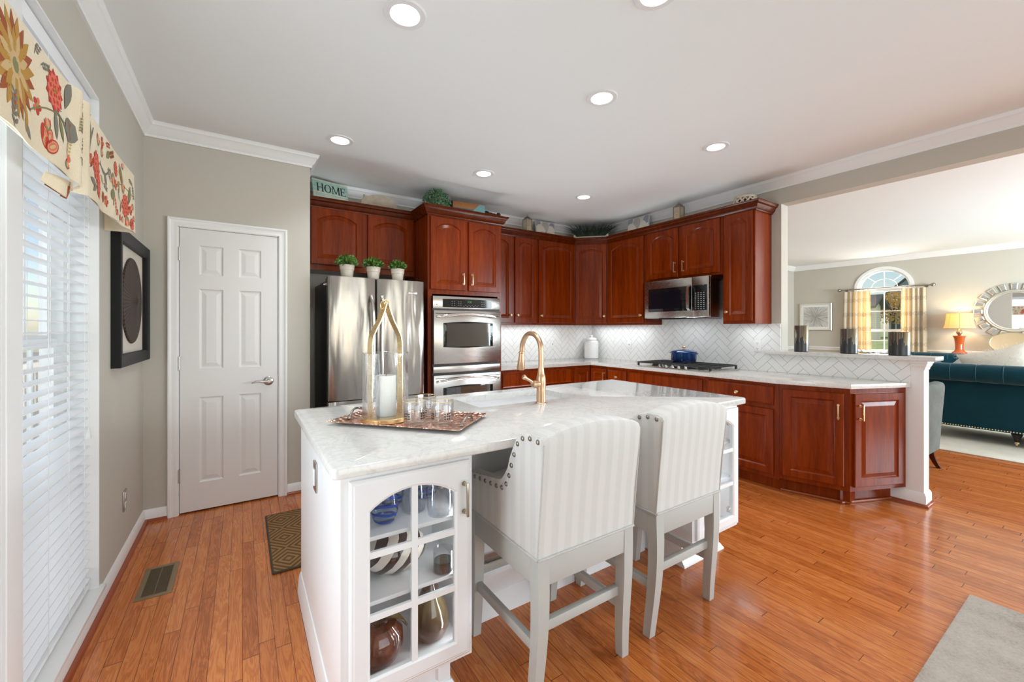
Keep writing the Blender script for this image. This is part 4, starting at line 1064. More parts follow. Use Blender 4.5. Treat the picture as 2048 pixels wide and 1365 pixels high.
# ---- stools
CH_W, CH_D = 0.470, 0.500
def stool(loc, label):
    t = thing('counter_stool', label, 'stool', loc, 0, None)
    hw_ = CH_W/2; zs = 0.548
    # side profile (y from the back, z)
    def prof():
        p = [(0.0, zs), (0.490, zs), (0.492, 0.62), (0.488, 0.700), (0.470, 0.716), (0.250, 0.738)]
        a, b = (0.250, 0.738), (0.125, 0.900)
        p += [(0.222, 0.748), (0.200, 0.772), (0.184, 0.806), (0.168, 0.850), (0.150, 0.894), (0.126, 0.930), (0.098, 0.952), (0.066, 0.962), (0.020, 0.962), (-0.028, 0.958), (-0.036, 0.945), (-0.030, 0.86), (-0.012, 0.70)]
        return p
    for s_ in (-1, 1):
        mb = MB(); xa, xb = (-hw_, -hw_+0.048) if s_ < 0 else (hw_-0.048, hw_)
        mb.prism([(a-0.25, b) for a, b in prof()], 'yz', xa, xb, 0.007); obj('arm_panel', mb, M['fabric'], t)
    # back: slab leaning slightly, gently crowned top
    def backf(y0_off):
        rings = []
        for k in range(13):
            u = k/12; x = -hw_+0.002+(CH_W-0.004)*u; top = 0.962 + 0.034*sin(pi*u)**0.8
            rings.append([(x, -0.25-0.002, zs), (x, -0.25-0.014, 0.70), (x, -0.25-0.032, 0.86), (x, -0.25-0.039, top-0.022), (x, -0.25-0.031, top-0.006), (x, -0.25-0.010, top), (x, -0.25+0.045, top), (x, -0.25+0.066, top-0.010), (x, -0.25+0.070, top-0.03), (x, -0.25+0.085, 0.74), (x, -0.25+0.09, zs)])
        return rings
    mb = MB(); mb.loft(backf(0)); obj('backrest', mb, M['fabric'], t)
    mb = MB(); mb.box(-hw_+0.046, hw_-0.046, -0.25+0.08, 0.238, zs, 0.655, 0.01); 
    N = 10
    mb.surf(lambda u, v: (-hw_+0.047+(CH_W-0.094)*u, -0.25+0.082+0.405*v, 0.690+0.045*(sin(pi*u)**0.5)*(0.55+0.45*sin(pi*min(1, max(0, v))))**0.6 - 0.012*v**6*3), 14, 12, 0.05, (0, 0, -1))
    obj('seat', mb, M['fabric'], t)
    mb = MB(); zp = zs-0.001
    loop = [(-hw_, -0.254), (hw_, -0.254), (hw_, 0.242), (-hw_, 0.242), (-hw_, -0.254)]
    for a, b in zip(loop, loop[1:]): mb.tube([(a[0], a[1], zp), (b[0], b[1], zp)], 0.0055, 8)
    for s_ in (-1, 1): mb.tube([(s_*hw_, -0.252, zs), (s_*hw_, -0.266, 0.70), (s_*hw_, -0.281, 0.86), (s_*hw_*0.998, -0.286, 0.94)], 0.003, 8)
    obj('piping', mb, M['piping'], t)
    # frame
    mb = MB(); a = hw_-0.002; za, zb = 0.452, 0.543
    mb.box(-a, a, -0.252, -0.218, za, zb, 0.002); mb.box(-a, a, 0.205, 0.240, za, zb, 0.002); mb.box(-a, -a+0.032, -0.225, 0.215, za, zb, 0.002); mb.box(a-0.032, a, -0.225, 0.215, za, zb, 0.002)
    obj('seat_frame', mb, M['greyleg'], t)
    def leg(x, y, rear):
        mb = MB(); rings = []
        for k in range(11):
            u = k/10; z = 0.543*(1-u); h = 0.024-0.006*min(1, max(0, (u-0.2)/0.8))
            yo = 0.0
            if rear: yo = -0.004*sin(pi*min(1, u*1.2)) + 0.034*max(0, (u-0.3)/0.7)**1.5
            else: yo = 0.022*max(0, u-0.5)**1.5*2
            xo = x + ((0.026*max(0, (u-0.4)/0.6)**1.8 - 0.006*sin(pi*u)) if rear and x > 0 else 0.0)
            rings.append([(xo-h, y+yo-h, z), (xo+h, y+yo-h, z), (xo+h, y+yo+h, z), (xo-h, y+yo+h, z)])
        mb.loft(rings); obj('leg', mb, M['greyleg'], t)
    for sx in (-1, 1):
        leg(sx*(hw_-0.025), -0.229, True); leg(sx*(hw_-0.025), 0.217, False)
    for sx in (-1, 1):
        mb = MB(); mb.box(sx*(hw_-0.026)-0.011, sx*(hw_-0.026)+0.011, -0.215, 0.205, 0.205, 0.242, 0.002); obj('stretcher', mb, M['greyleg'], t)
    mb = MB(); mb.box(-hw_+0.04, hw_-0.04, -0.224, -0.200, 0.272, 0.308, 0.002); obj('stretcher', mb, M['greyleg'], t)
    mb = MB(); mb.box(-hw_+0.04, hw_-0.04, 0.206, 0.230, 0.262, 0.300, 0.002); o = obj('foot_rail', mb, M['greyleg'], t)
    mb = MB(); mb.box(-hw_+0.07, hw_-0.07, 0.200, 0.232, 0.3005, 0.304, 0.001); obj('kick_plate', mb, M['nail'], o)
    # nail heads down each side
    path = [(-0.005, 0.945), (0.040, 0.947), (0.084, 0.938), (0.116, 0.912), (0.138, 0.868), (0.156, 0.824), (0.172, 0.782), (0.192, 0.745), (0.222, 0.722), (0.262, 0.716), (0.306, 0.712), (0.350, 0.708), (0.394, 0.704), (0.438, 0.700)]
    mb = MB(); mb.lathe([(0.0095, 0), (0.0092, 0.002), (0.0072, 0.0046), (0.0035, 0.0062), (0.0005, 0.0066)], seg=14); mb.bm.transform(Matrix.Rotation(pi/2, 4, 'Y'))
    nl = obj('nail_head', mb, M['nail'], t); first = True
    for s_ in (-1, 1):
        for y, z in path:
            o = nl if first else nl.copy()
            if not first: link(o); o.parent = t
            first = False
            o.location = (s_*(hw_-0.0005), y-0.25, z); o.rotation_euler = (0, 0, 0 if s_ > 0 else pi)
    return t
st = stool((1.056, 1.352, 0.0), 'pale herringbone counter stool with grey legs, nearer the glass cabinet of vases')
dup(st, (1.678, 1.360, 0.0), label='pale herringbone counter stool with grey legs, farther along the island')

# ================================================================== ON THE ISLAND
g = G('hammered_copper'); n = g.n('ShaderNodeTexVoronoi', Vector=g.co(), Scale=55.0).outputs[0]
g.p(col=g.ramp(g.noise(g.co(), 20.0, 3.0), [(0.3, (0.70, 0.42, 0.32, 1)), (0.7, (0.84, 0.58, 0.47, 1))]), metal=1.0, rough=0.28); g.bump(n, 0.9, 0.012); M['copper'] = g.mat
TR = thing('serving_tray', 'hammered copper tray with pewter branch handles on the island', 'tray', (0.619, 1.764, 0.915), atan2(-0.46, 0.41))
mb = MB(); a, b = 0.300, 0.166
fr_ = lambda i, z: ring_xy(-a+i, a-i, -b+i, b-i, z)
mb.loft([fr_(0.042, 0.0005), fr_(0.038, 0.002), fr_(0.0, 0.016), fr_(0.001, 0.019), fr_(0.036, 0.0055), fr_(0.045, 0.0042)], cap=True)
obj('dish', mb, M['copper'], TR, smooth=25)
mb = MB(); mb.box(-a+0.085, a-0.085, -b+0.078, b-0.078, 0.003, 0.0054); obj('engraved_center', mb, M['copper'], TR)
for s_ in (-1, 1):
    mb = MB(); N = 14
    mb.tube([(s_*(a-0.034+0.010*sin(pi*k/N)), -0.062+0.124*k/N, 0.010+0.034*sin(pi*k/N)**0.7) for k in range(N+1)], [0.0045+0.0012*sin(k*2.1) for k in range(N+1)], 10)
    for y in (-0.062, 0.062): mb.sphere((s_*(a-0.034), y, 0.012), (0.011, 0.008, 0.006), 12, 8)
    mb.sphere((s_*(a-0.030), 0.020, 0.043), (0.007, 0.012, 0.004), 10, 6); mb.sphere((s_*(a-0.026), -0.018, 0.043), (0.006, 0.011, 0.004), 10, 6)
    obj('handle', mb, M['pewter'], TR)
# lantern
LX, LY = 0.528, 1.826; LZ = 0.9205
la = thing('candle_lantern', 'gold strap candle lantern with glass cylinder on the copper tray', 'lantern', (LX, LY, LZ), radians(-10))
mb = MB(); mb.lathe([(0.099, 0), (0.102, 0.002), (0.102, 0.018), (0.100, 0.020), (0.001, 0.020)], seg=48); obj('base', mb, M['gold'], la)
mb = MB()
dr_ = Vector((cos(radians(28)), sin(radians(28)), 0))
for s_ in (-1, 1):
    pts = []
    for r, z in ((0.074, 0.020), (0.076, 0.14), (0.076, 0.26), (0.076, 0.335), (0.070, 0.370), (0.054, 0.402), (0.034, 0.436), (0.016, 0.478), (0.004, 0.515)):
        pts.append(tuple(dr_*(s_*r)+Vector((0, 0, z))))
    mb.tube(pts, 0.01, 4, flat=(0.036, 0.004), up=tuple(dr_))
obj('strap', mb, M['gold'], la)
mb = MB(); mb.tube([tuple(dr_*(0.024*cos(2*pi*k/24)) + Vector((0.0, 0.012, 0.505+0.026*sin(2*pi*k/24)))) for k in range(25)], 0.0028, 8, cap=False); mb.sphere((0, 0, 0.515), (0.010, 0.010, 0.008), 12, 8); obj('ring', mb, M['gold'], la)
g = G('ribbed_glass'); t = g.t; gl = t.nodes.new('ShaderNodeBsdfGlossy'); gl.inputs['Roughness'].default_value = 0.05
tr = t.nodes.new('ShaderNodeBsdfTransparent'); tr.inputs[0].default_value = (1, 1, 1, 1); x, y, z = g.xyz()
nb = g.n('ShaderNodeBump', Height=g.noise(g.vec(g.m('MULTIPLY', x, 50.0), g.m('MULTIPLY', y, 50.0), g.m('MULTIPLY', z, 9.0)), 1.0, 3.0), Strength=1.0, Distance=0.006)
t.links.new(nb.outputs[0], gl.inputs['Normal']); lw = g.n('ShaderNodeLayerWeight', Blend=0.36); t.links.new(nb.outputs[0], lw.inputs['Normal'])
mx = t.nodes.new('ShaderNodeMixShader'); t.links.new(g.m('MULTIPLY', lw.outputs['Facing'], 0.75), mx.inputs[0]); t.links.new(tr.outputs[0], mx.inputs[1]); t.links.new(gl.outputs[0], mx.inputs[2]); t.links.new(mx.outputs[0], g.out.inputs[0]); M['ribbed'] = g.mat
mb = MB(); mb.lathe([(0.096, 0.0205), (0.098, 0.024), (0.098, 0.296), (0.0965, 0.298), (0.0945, 0.296), (0.0945, 0.024), (0.094, 0.0205)], seg=56, cap=False); obj('glass_cylinder', mb, M['ribbed'], la)
cdl = thing('pillar_candle', 'white pillar candle inside the gold lantern', 'candle', (LX+0.002, LY+0.002, LZ+0.0203))
mb = MB(); mb.lathe([(0.042, 0), (0.0435, 0.003), (0.0435, 0.173), (0.041, 0.177), (0.034, 0.176), (0.012, 0.171), (0.001, 0.171)], seg=40); obj('wax', mb, M['candle'], cdl)
mb = MB(); mb.tube([(0, 0, 0.170), (0.001, 0, 0.184)], 0.0012, 6); obj('wick', mb, M['black'], cdl)
# tumblers
TS = 1.14
def tumbler(loc, label, rz):
    t = thing('tumbler', label, 'glass', loc, rz, 'gold-rimmed tumblers on the tray')
    mb = MB(); mb.lathe([(r*TS, z*TS) for r, z in [(0.034, 0), (0.0385, 0.003), (0.0395, 0.012), (0.0405, 0.086), (0.0395, 0.0875), (0.0385, 0.086), (0.0372, 0.016), (0.030, 0.011), (0.001, 0.010)]], seg=40); obj('glass', mb, M['clear'], t)
    mb = MB(); mb.tube([(0.0397*TS*cos(2*pi*k/40), 0.0397*TS*sin(2*pi*k/40), 0.0875*TS) for k in range(41)], 0.0011, 6, cap=False); obj('rim', mb, M['gold'], t)
    for q in range(4):
        mb = MB(); a0 = q*pi/2+0.3
        for i in range(-1, 2):
            for j in range(-1, 2):
                if True:
                    mm = 0.0042 if (i, j) != (0, 0) else 0.003
                    a = a0+i*0.22; c = Vector((0.0410*TS*cos(a), 0.0410*TS*sin(a), 0.042+j*0.010)); tt = Vector((-sin(a), cos(a), 0)); up = Vector((0, 0, 1))
                    mb.face([mb.v(*(c+tt*mm)), mb.v(*(c+up*mm)), mb.v(*(c-tt*mm)), mb.v(*(c-up*mm))])
        obj('motif', mb, M['black'], t)
    return t
t0 = tumbler((0.603, 1.668, 0.9205), 'gold-rimmed tumbler on the tray, touching the lantern side', 0.2)
dup(t0, (0.692, 1.770, 0.9205), 0.7, 'gold-rimmed tumbler at the back edge of the tray')
dup(t0, (0.701, 1.603, 0.9205), 1.3, 'gold-rimmed tumbler in front nearest the right tray handle')

# ================================================================== IN THE ISLAND CABINETS
def swirl(name, base, stroke, sc, thr=0.56):
    g = G(name); x, y, z = g.xyz(); w = g.n('ShaderNodeTexWave', {'wave_type': 'BANDS', 'bands_direction': 'Z'}, Vector=g.co(), Scale=sc, Distortion=3.5, Detail=0.0, Detail_Scale=1.0).outputs[1]
    t = g.t; tr = t.nodes.new('ShaderNodeBsdfTransparent'); tr.inputs[0].default_value = base
    gl = t.nodes.new('ShaderNodeBsdfGlossy'); gl.inputs['Roughness'].default_value = 0.03; lw = g.n('ShaderNodeLayerWeight', Blend=0.25)
    m1 = t.nodes.new('ShaderNodeMixShader'); t.links.new(g.m('MULTIPLY', lw.outputs['Facing'], 0.5), m1.inputs[0]); t.links.new(tr.outputs[0], m1.inputs[1]); t.links.new(gl.outputs[0], m1.inputs[2])
    g.p(col=stroke, rough=0.08); m2 = t.nodes.new('ShaderNodeMixShader'); t.links.new(g.m('GREATER_THAN', w, thr), m2.inputs[0]); t.links.new(m1.outputs[0], m2.inputs[1]); t.links.new(g.b.outputs[0], m2.inputs[2])
    t.links.new(m2.outputs[0], g.out.inputs[0]); return g.mat
M['swirl'] = swirl('blue_swirl_glass', (0.90, 0.94, 0.98, 1), S(24, 66, 160), 13.0, 0.80)
def stemless(loc, label, m, sc=1.0, prof=None):
    mb = MB(); prof = prof or [(0.020, 0.0), (0.034, 0.006), (0.044, 0.030), (0.047, 0.055), (0.043, 0.085), (0.036, 0.105), (0.0345, 0.105), (0.0415, 0.085), (0.0455, 0.055), (0.0425, 0.031), (0.033, 0.009), (0.001, 0.007)]
    mb.lathe([(r*sc, z*sc) for r, z in prof], seg=32)
    o = obj('wine_glass', mb, m, loc=loc); tag(o, label, 'glass', 'glasses on the top shelf of the island cabinet'); return o
Z1, Z2, Z0 = 0.6641, 0.4591, 0.1903
tumb = [(0.036, 0), (0.042, 0.004), (0.047, 0.04), (0.046, 0.08), (0.041, 0.115), (0.0395, 0.115), (0.0445, 0.08), (0.0455, 0.04), (0.040, 0.008), (0.001, 0.006)]
M['thin2'] = pane_glass('thin_drinking_glass', (0.96, 0.965, 0.97, 1), 0.08)
stemless((0.405, 1.415, Z1), 'blue swirled glass at the left front of the island cabinet top shelf', M['swirl'], 1.0)
stemless((0.470, 1.545, Z1), 'blue swirled glass behind the other one on the top shelf', M['swirl'], 1.05)
stemless((0.520, 1.445, Z1), 'clear glass in the middle of the cabinet top shelf', M['thin2'], 0.95, tumb)
stemless((0.585, 1.365, Z1), 'clear glass nearest the cabinet handle on the top shelf', M['thin2'], 0.95, tumb)
stemless((0.600, 1.545, Z1), 'clear glass with blue swirls at the back right of the top shelf', M['swirl'], 1.25)
# striped vase
g = G('striped_ceramic'); x, y, z = g.xyz(); ph = g.m('ADD', g.m('MULTIPLY', x, 15.0), g.m('MULTIPLY', z, -12.0))
g.p(col=g.mix(g.m('GREATER_THAN', g.m('FRACT', ph), 0.52), S(226, 218, 206), S(56, 26, 20)), rough=0.12, coat=0.5); M['striped'] = g.mat
mb = MB(); mb.lathe([(0.040, 0), (0.080, 0.012), (0.108, 0.045), (0.112, 0.070), (0.098, 0.102), (0.066, 0.125), (0.036, 0.132), (0.032, 0.127), (0.06, 0.118), (0.09, 0.098), (0.10, 0.07), (0.07, 0.03), (0.001, 0.02)], seg=40, sx=1.05, sy=0.8)
o = obj('striped_vase', mb, M['striped'], loc=(0.460, 1.485, Z2), smooth=40); tag(o, 'squat dark brown and cream striped vase on the middle cabinet shelf', 'vase')
gc = thing('glass_candle_cup', 'clear glass cup of dark green wax on the middle shelf', 'candle', (0.600, 1.365, Z2))
mb = MB(); mb.lathe([(0.033, 0), (0.036, 0.003), (0.036, 0.078), (0.034, 0.078), (0.034, 0.005), (0.001, 0.004)], seg=32); obj('cup', mb, M['thin2'], gc)
mb = MB(); mb.lathe([(0.0335, 0.005), (0.0335, 0.040), (0.001, 0.042)], seg=28); obj('wax', mb, plain('dark_green_wax', S(28, 38, 26), 0.4), gc)
g = G('russet_glaze'); g.p(col=g.ramp(g.noise(g.co(), 18.0, 5.0, 0.65), [(0.3, S(52, 22, 16)), (0.55, S(104, 56, 40)), (0.75, S(134, 84, 60))]), rough=0.10, coat=0.6); M['russet'] = g.mat
g = G('olive_brown_glaze'); zz = g.xyz()[2]; g.p(col=g.ramp(g.m('ADD', g.m('MULTIPLY', zz, 4.6), g.m('MULTIPLY', g.noise(g.co(), 14.0, 5.0, 0.6), 0.35)), [(0.2, S(70, 36, 26)), (0.55, S(66, 52, 32)), (0.85, S(100, 88, 56)), (1.0, S(58, 40, 30))]), rough=0.08, coat=0.7); M['olive'] = g.mat
ap_ = thing('ceramic_apple', 'russet glazed ceramic apple with an olive leaf, bottom cabinet shelf', 'ornament', (0.385, 1.425, Z0))
mb = MB(); mb.lathe([(0.030, 0.002), (0.040, 0.0), (0.070, 0.022), (0.086, 0.062), (0.082, 0.102), (0.060, 0.130), (0.034, 0.136), (0.016, 0.128), (0.004, 0.118)], seg=40); obj('body', mb, M['russet'], ap_)
mb = MB(); mb.tube([(0, 0, 0.116), (0.003, 0, 0.135), (0.009, 0, 0.152)], [0.006, 0.005, 0.006], 10); obj('stem', mb, M['olive'], ap_)
mb = MB(); mb.surf(lambda u, v: (0.010+0.088*u, -0.020+(v-0.5)*0.055*sin(pi*min(1, u*0.97+0.03))**0.8, 0.142+0.018*sin(pi*u*0.6)-0.075*u*u+0.006*abs(v-0.5)*4), 14, 6, 0.004); obj('leaf', mb, M['olive'], ap_)
pr_ = thing('ceramic_pear', 'olive and brown glazed ceramic pear at the right of the bottom shelf', 'ornament', (0.580, 1.440, Z0))
mb = MB(); mb.lathe([(0.034, 0.0), (0.056, 0.010), (0.070, 0.042), (0.070, 0.072), (0.058, 0.112), (0.040, 0.148), (0.030, 0.178), (0.022, 0.196), (0.006, 0.200)], seg=40); obj('body', mb, M['olive'], pr_)
mb = MB(); mb.tube([(0, 0, 0.198), (0.004, 0.002, 0.215), (0.014, 0.004, 0.228)], [0.005, 0.004, 0.006], 10); obj('stem', mb, M['russet'], pr_)
mb = MB(); mb.lathe([(0.030, 0), (0.040, 0.01), (0.042, 0.10), (0.030, 0.15), (0.020, 0.17), (0.020, 0.19), (0.001, 0.19)], seg=24)
o = obj('amber_vase', mb, plain('amber_glaze', S(150, 104, 44), 0.2), loc=(2.33, 1.52, Z0)); tag(o, 'amber vase on the bottom shelf of the right island cabinet', 'vase')

# ================================================================== PLANTS
def leaves(mb, c, R, n, size, seed=1, flat=1.0, shell=0.55, zmin=-1.0):
    rnd = random.Random(seed)
    for _ in range(n):
        while True:
            d = Vector((rnd.uniform(-1, 1), rnd.uniform(-1, 1), rnd.uniform(zmin, 1)))
            if shell < d.length < 1: break
        p = Vector(c) + Vector((d.x*R[0], d.y*R[1], d.z*R[2])); dn = d.normalized()
        ax = (dn + Vector((rnd.gauss(0, .5), rnd.gauss(0, .5), rnd.gauss(0.2, .5)))).normalized()
        sd = ax.cross(Vector((rnd.gauss(0, 1), rnd.gauss(0, 1), rnd.gauss(0, 1)))).normalized(); nn = ax.cross(sd)
        L = size*rnd.uniform(0.7, 1.25); w = L*0.30
        a = mb.v(*(p - ax*L*0.5)); e = mb.v(*(p + ax*L*0.5 - nn*L*0.1)); b1 = mb.v(*(p + sd*w + nn*L*0.06)); b2 = mb.v(*(p - sd*w + nn*L*0.06)); m_ = mb.v(*p)
        mb.face([a, b1, m_]); mb.face([a, m_, b2]); mb.face([b1, e, m_]); mb.face([m_, e, b2])
def potted(loc, label, seed, R):
    t = thing('potted_plant', label, 'plant', loc, 0, 'small potted plants on the refrigerator')
    mb = MB(); mb.lathe([(r*1.2, z*1.15) for r, z in [(0.036, 0), (0.038, 0.003), (0.044, 0.055), (0.047, 0.058), (0.047, 0.063), (0.049, 0.085), (0.052, 0.090), (0.050, 0.093), (0.045, 0.088), (0.040, 0.07), (0.001, 0.07)]], seg=32); obj('pot', mb, M['bisque'], t)
    mb = MB(); leaves(mb, (0, 0, 0.130), R, 300, 0.036, seed, shell=0.25, zmin=-0.35); obj('foliage', mb, M['leaf'], t, smooth=0)
    return t
potted((0.735, 3.660, 1.7525), 'leftmost of the three cream pots of greenery on the refrigerator', 1, (0.085, 0.08, 0.062))
potted((0.952, 3.660, 1.7525), 'middle of the three cream pots of greenery on the refrigerator', 5, (0.082, 0.075, 0.060))
potted((1.165, 3.660, 1.7525), 'rightmost of the three cream pots of greenery on the refrigerator', 9, (0.074, 0.07, 0.052))
tp = thing('boxwood_ball', 'round boxwood ball in a cream dish above the oven cabinet', 'plant', (1.655, 3.93, UT+0.001))
mb = MB(); mb.lathe([(0.05, 0), (0.07, 0.01), (0.085, 0.035), (0.08, 0.035), (0.001, 0.02)], seg=28); obj('dish', mb, M['bisque'], tp)
mb = MB(); leaves(mb, (0, 0, 0.165), (0.142, 0.142, 0.138), 1100, 0.026, 21, shell=0.62); mb.sphere((0, 0, 0.165), 0.085, 18, 12); obj('foliage', mb, M['leaf2'], tp, smooth=0)
gp = thing('grass_planter', 'spiky dark green grass in a long planter on the corner cabinet', 'plant', (3.89, 4.02, UT+0.001), -pi/4)
mb = MB(); mb.prism([(-0.20, 0), (0.20, 0), (0.228, 0.125), (0.208, 0.125), (0.188, 0.10), (-0.188, 0.10), (-0.208, 0.125), (-0.228, 0.125)], 'xz', -0.07, 0.07); obj('planter', mb, M['bead_cream'], gp)
mb = MB(); rnd = random.Random(4)
for _ in range(420):
    bx = rnd.uniform(-0.19, 0.19); by = rnd.uniform(-0.05, 0.05); L = rnd.uniform(0.12, 0.26); dx = bx*0.9+rnd.gauss(0, 0.09); dy = rnd.gauss(0, 0.055); w = 0.0045
    prev = None
    for k in range(5):
        u = k/4; p = Vector((bx+dx*u**1.6, by+dy*u**1.6, 0.10+min(L*(u-0.28*u*u), 0.185))); ww = w*(1-u*0.92)
        cur = [mb.v(p.x-ww, p.y, p.z), mb.v(p.x+ww, p.y+ww*0.6, p.z)]
        if prev: mb.face([prev[0], prev[1], cur[1], cur[0]])
        prev = cur
obj('blades', mb, M['grass'], gp, smooth=0)

# ================================================================== ALONG THE CABINET TOPS
ZT = UT+0.001
g = G('weathered_teal_boards'); x, y, z = g.xyz(); nn = g.noise(g.vec(g.m('MULTIPLY', x, 6.0), y, g.m('MULTIPLY', z, 22.0)), 2.0, 5.0, 0.7)
row = g.white(g.vec(g.m('FLOOR', g.m('MULTIPLY', z, 19.0)), 1.0, 2.0))
g.p(col=g.ramp(g.m('ADD', g.m('MULTIPLY', nn, 0.7), g.m('MULTIPLY', row, 0.3)), [(0.3, S(120, 164, 156)), (0.5, S(164, 186, 170)), (0.66, S(200, 196, 176))]), rough=0.8); M['tealwood'] = g.mat
def lean(o, ang): o.rotation_euler = (ang, 0, o.rotation_euler[2])
hs = thing('home_sign', 'weathered teal board sign lettered HOME above the refrigerator cabinet', 'sign', (0.705, 4.170, ZT), radians(14))
mb = MB()
for k in range(4): mb.box(-0.165, 0.165, -0.010, 0.010, 0.001+0.069*k, 0.001+0.069*k+0.0675, 0.002)
b_ = obj('board', mb, M['tealwood'], hs); b_.rotation_euler = (radians(-12), 0, 0)
mb = MB(); yl = -0.0118
def stroke(pts): mb.prism(pts, 'xz', yl, -0.0100)
def vbar(x, w, z0=0.0, z1=1.0, srf=0.05):
    stroke([(LX0+LS*(x-w/2), LZ0+LS*z0), (LX0+LS*(x+w/2), LZ0+LS*z0), (LX0+LS*(x+w/2), LZ0+LS*z1), (LX0+LS*(x-w/2), LZ0+LS*z1)])
    for zz in (z0, z1-0.05): stroke([(LX0+LS*(x-w/2-srf), LZ0+LS*zz), (LX0+LS*(x+w/2+srf), LZ0+LS*zz), (LX0+LS*(x+w/2+srf), LZ0+LS*(zz+0.05)), (LX0+LS*(x-w/2-srf), LZ0+LS*(zz+0.05))])
def quad(p): stroke([(LX0+LS*a, LZ0+LS*b) for a, b in p])
LS = 0.080; LZ0 = 0.158
LX0 = -0.130; vbar(0.12, 0.13); vbar(0.66, 0.13); quad([(0.12, 0.48), (0.66, 0.48), (0.66, 0.54), (0.12, 0.54)])                       # H
LX0 = -0.062; n = 28                                                                                                                     # O
for k in range(n):
    t0, t1 = 2*pi*k/n, 2*pi*(k+1)/n
    o_p = lambda t: (0.42+0.40*cos(t), 0.5+0.51*sin(t)); i_p = lambda t: (0.42+0.26*cos(t), 0.5+0.45*sin(t))
    quad([i_p(t0), o_p(t0), o_p(t1), i_p(t1)])
LX0 = 0.010; vbar(0.10, 0.06); vbar(0.84, 0.13); quad([(0.07, 1.0), (0.20, 1.0), (0.52, 0.06), (0.44, 0.06)]); quad([(0.46, 0.06), (0.52, 0.06), (0.86, 1.0), (0.78, 1.0)])   # M
LX0 = 0.092; vbar(0.12, 0.13); quad([(0.12, 0.0), (0.60, 0.0), (0.62, 0.20), (0.58, 0.20), (0.54, 0.06), (0.12, 0.06)]); quad([(0.12, 0.94), (0.50, 0.94), (0.54, 0.80), (0.58, 0.80), (0.57, 1.0), (0.12, 1.0)]); quad([(0.12, 0.47), (0.44, 0.47), (0.44, 0.53), (0.12, 0.53)]); quad([(0.42, 0.40), (0.46, 0.40), (0.46, 0.60), (0.42, 0.60)])   # E
obj('lettering', mb, M['black'], b_, smooth=0)
pg = thing('wooden_pig', 'whitewashed wooden pig cut-out lying above the refrigerator cabinet', 'ornament', (1.135, 4.12, ZT))
P_ = [(-0.185, 0.085), (-0.178, 0.128), (-0.150, 0.150), (-0.156, 0.182), (-0.128, 0.166), (-0.080, 0.186), (0.0, 0.196), (0.08, 0.188), (0.14, 0.165), (0.168, 0.125), (0.172, 0.07), (0.160, 0.004), (0.120, 0.004), (0.110, 0.040), (-0.06, 0.040), (-0.075, 0.004), (-0.115, 0.004), (-0.125, 0.060), (-0.160, 0.066)]
mb = MB(); mb.prism(P_, 'xz', -0.012, 0.012, 0.003); o = obj('body', mb, woven('whitewashed_wood', S(196, 184, 168), S(166, 150, 132), 30, 0.2), pg)
mb = MB(); mb.tube([(0.168, 0, 0.125), (0.182, 0, 0.140), (0.176, 0, 0.155), (0.168, 0, 0.146)], 0.003, 6); obj('tail', mb, M['bisque'], pg)
bx = thing('striped_wood_box', 'dark-ended wooden box with brown and teal painted stripes above the oven', 'box', (2.00, 4.02, ZT), radians(-6))
mb = MB(); mb.box(-0.140, 0.220, -0.060, 0.060, 0, 0.165, 0.003); obj('body', mb, plain('teal_paint', S(56, 110, 122), 0.6), bx)
mb = MB(); mb.box(-0.140, 0.220, -0.061, 0.061, 0.165, 0.232, 0.002); obj('upper_band', mb, plain('oak_stain', S(156, 98, 48), 0.5), bx)
mb = MB(); mb.box(-0.146, -0.1405, -0.062, 0.062, 0, 0.234, 0.001); obj('end_panel', mb, plain('espresso_wood', S(46, 24, 18), 0.5), bx)
mb = MB(); mb.prism([(0.06, 0.0), (0.225, 0.0), (0.225, 0.225), (0.16, 0.225), (0.03, 0.10)], 'xz', -0.0655, -0.0615); obj('painted_triangle', mb, plain('pale_teal_paint', S(116, 162, 164), 0.6), bx)
dg = thing('carved_animal', 'black carved curly animal figure behind the end of the oven cabinet crown', 'ornament', (2.36, 4.06, ZT))
mb = MB()
for x, z, r in ((-0.15, 0.115, 0.05), (-0.10, 0.13, 0.055), (-0.05, 0.125, 0.055), (0.0, 0.115, 0.055), (0.05, 0.115, 0.05), (0.10, 0.125, 0.042), (0.135, 0.105, 0.036), (0.165, 0.085, 0.03), (0.11, 0.155, 0.028)): mb.sphere((x, 0, z+0.035), (r, r*0.8, r), 16, 10)
for x in (-0.12, 0.05): mb.box(x-0.02, x+0.02, -0.03, 0.03, 0, 0.13, 0.008)
obj('body', mb, M['black'], dg)
M['mercury'] = plain('smoked_mirror_glass', (0.55, 0.47, 0.36, 1), 0.22, 0.85)
LSC = Matrix.Diagonal((0.78, 0.78, 1.06, 1.0))
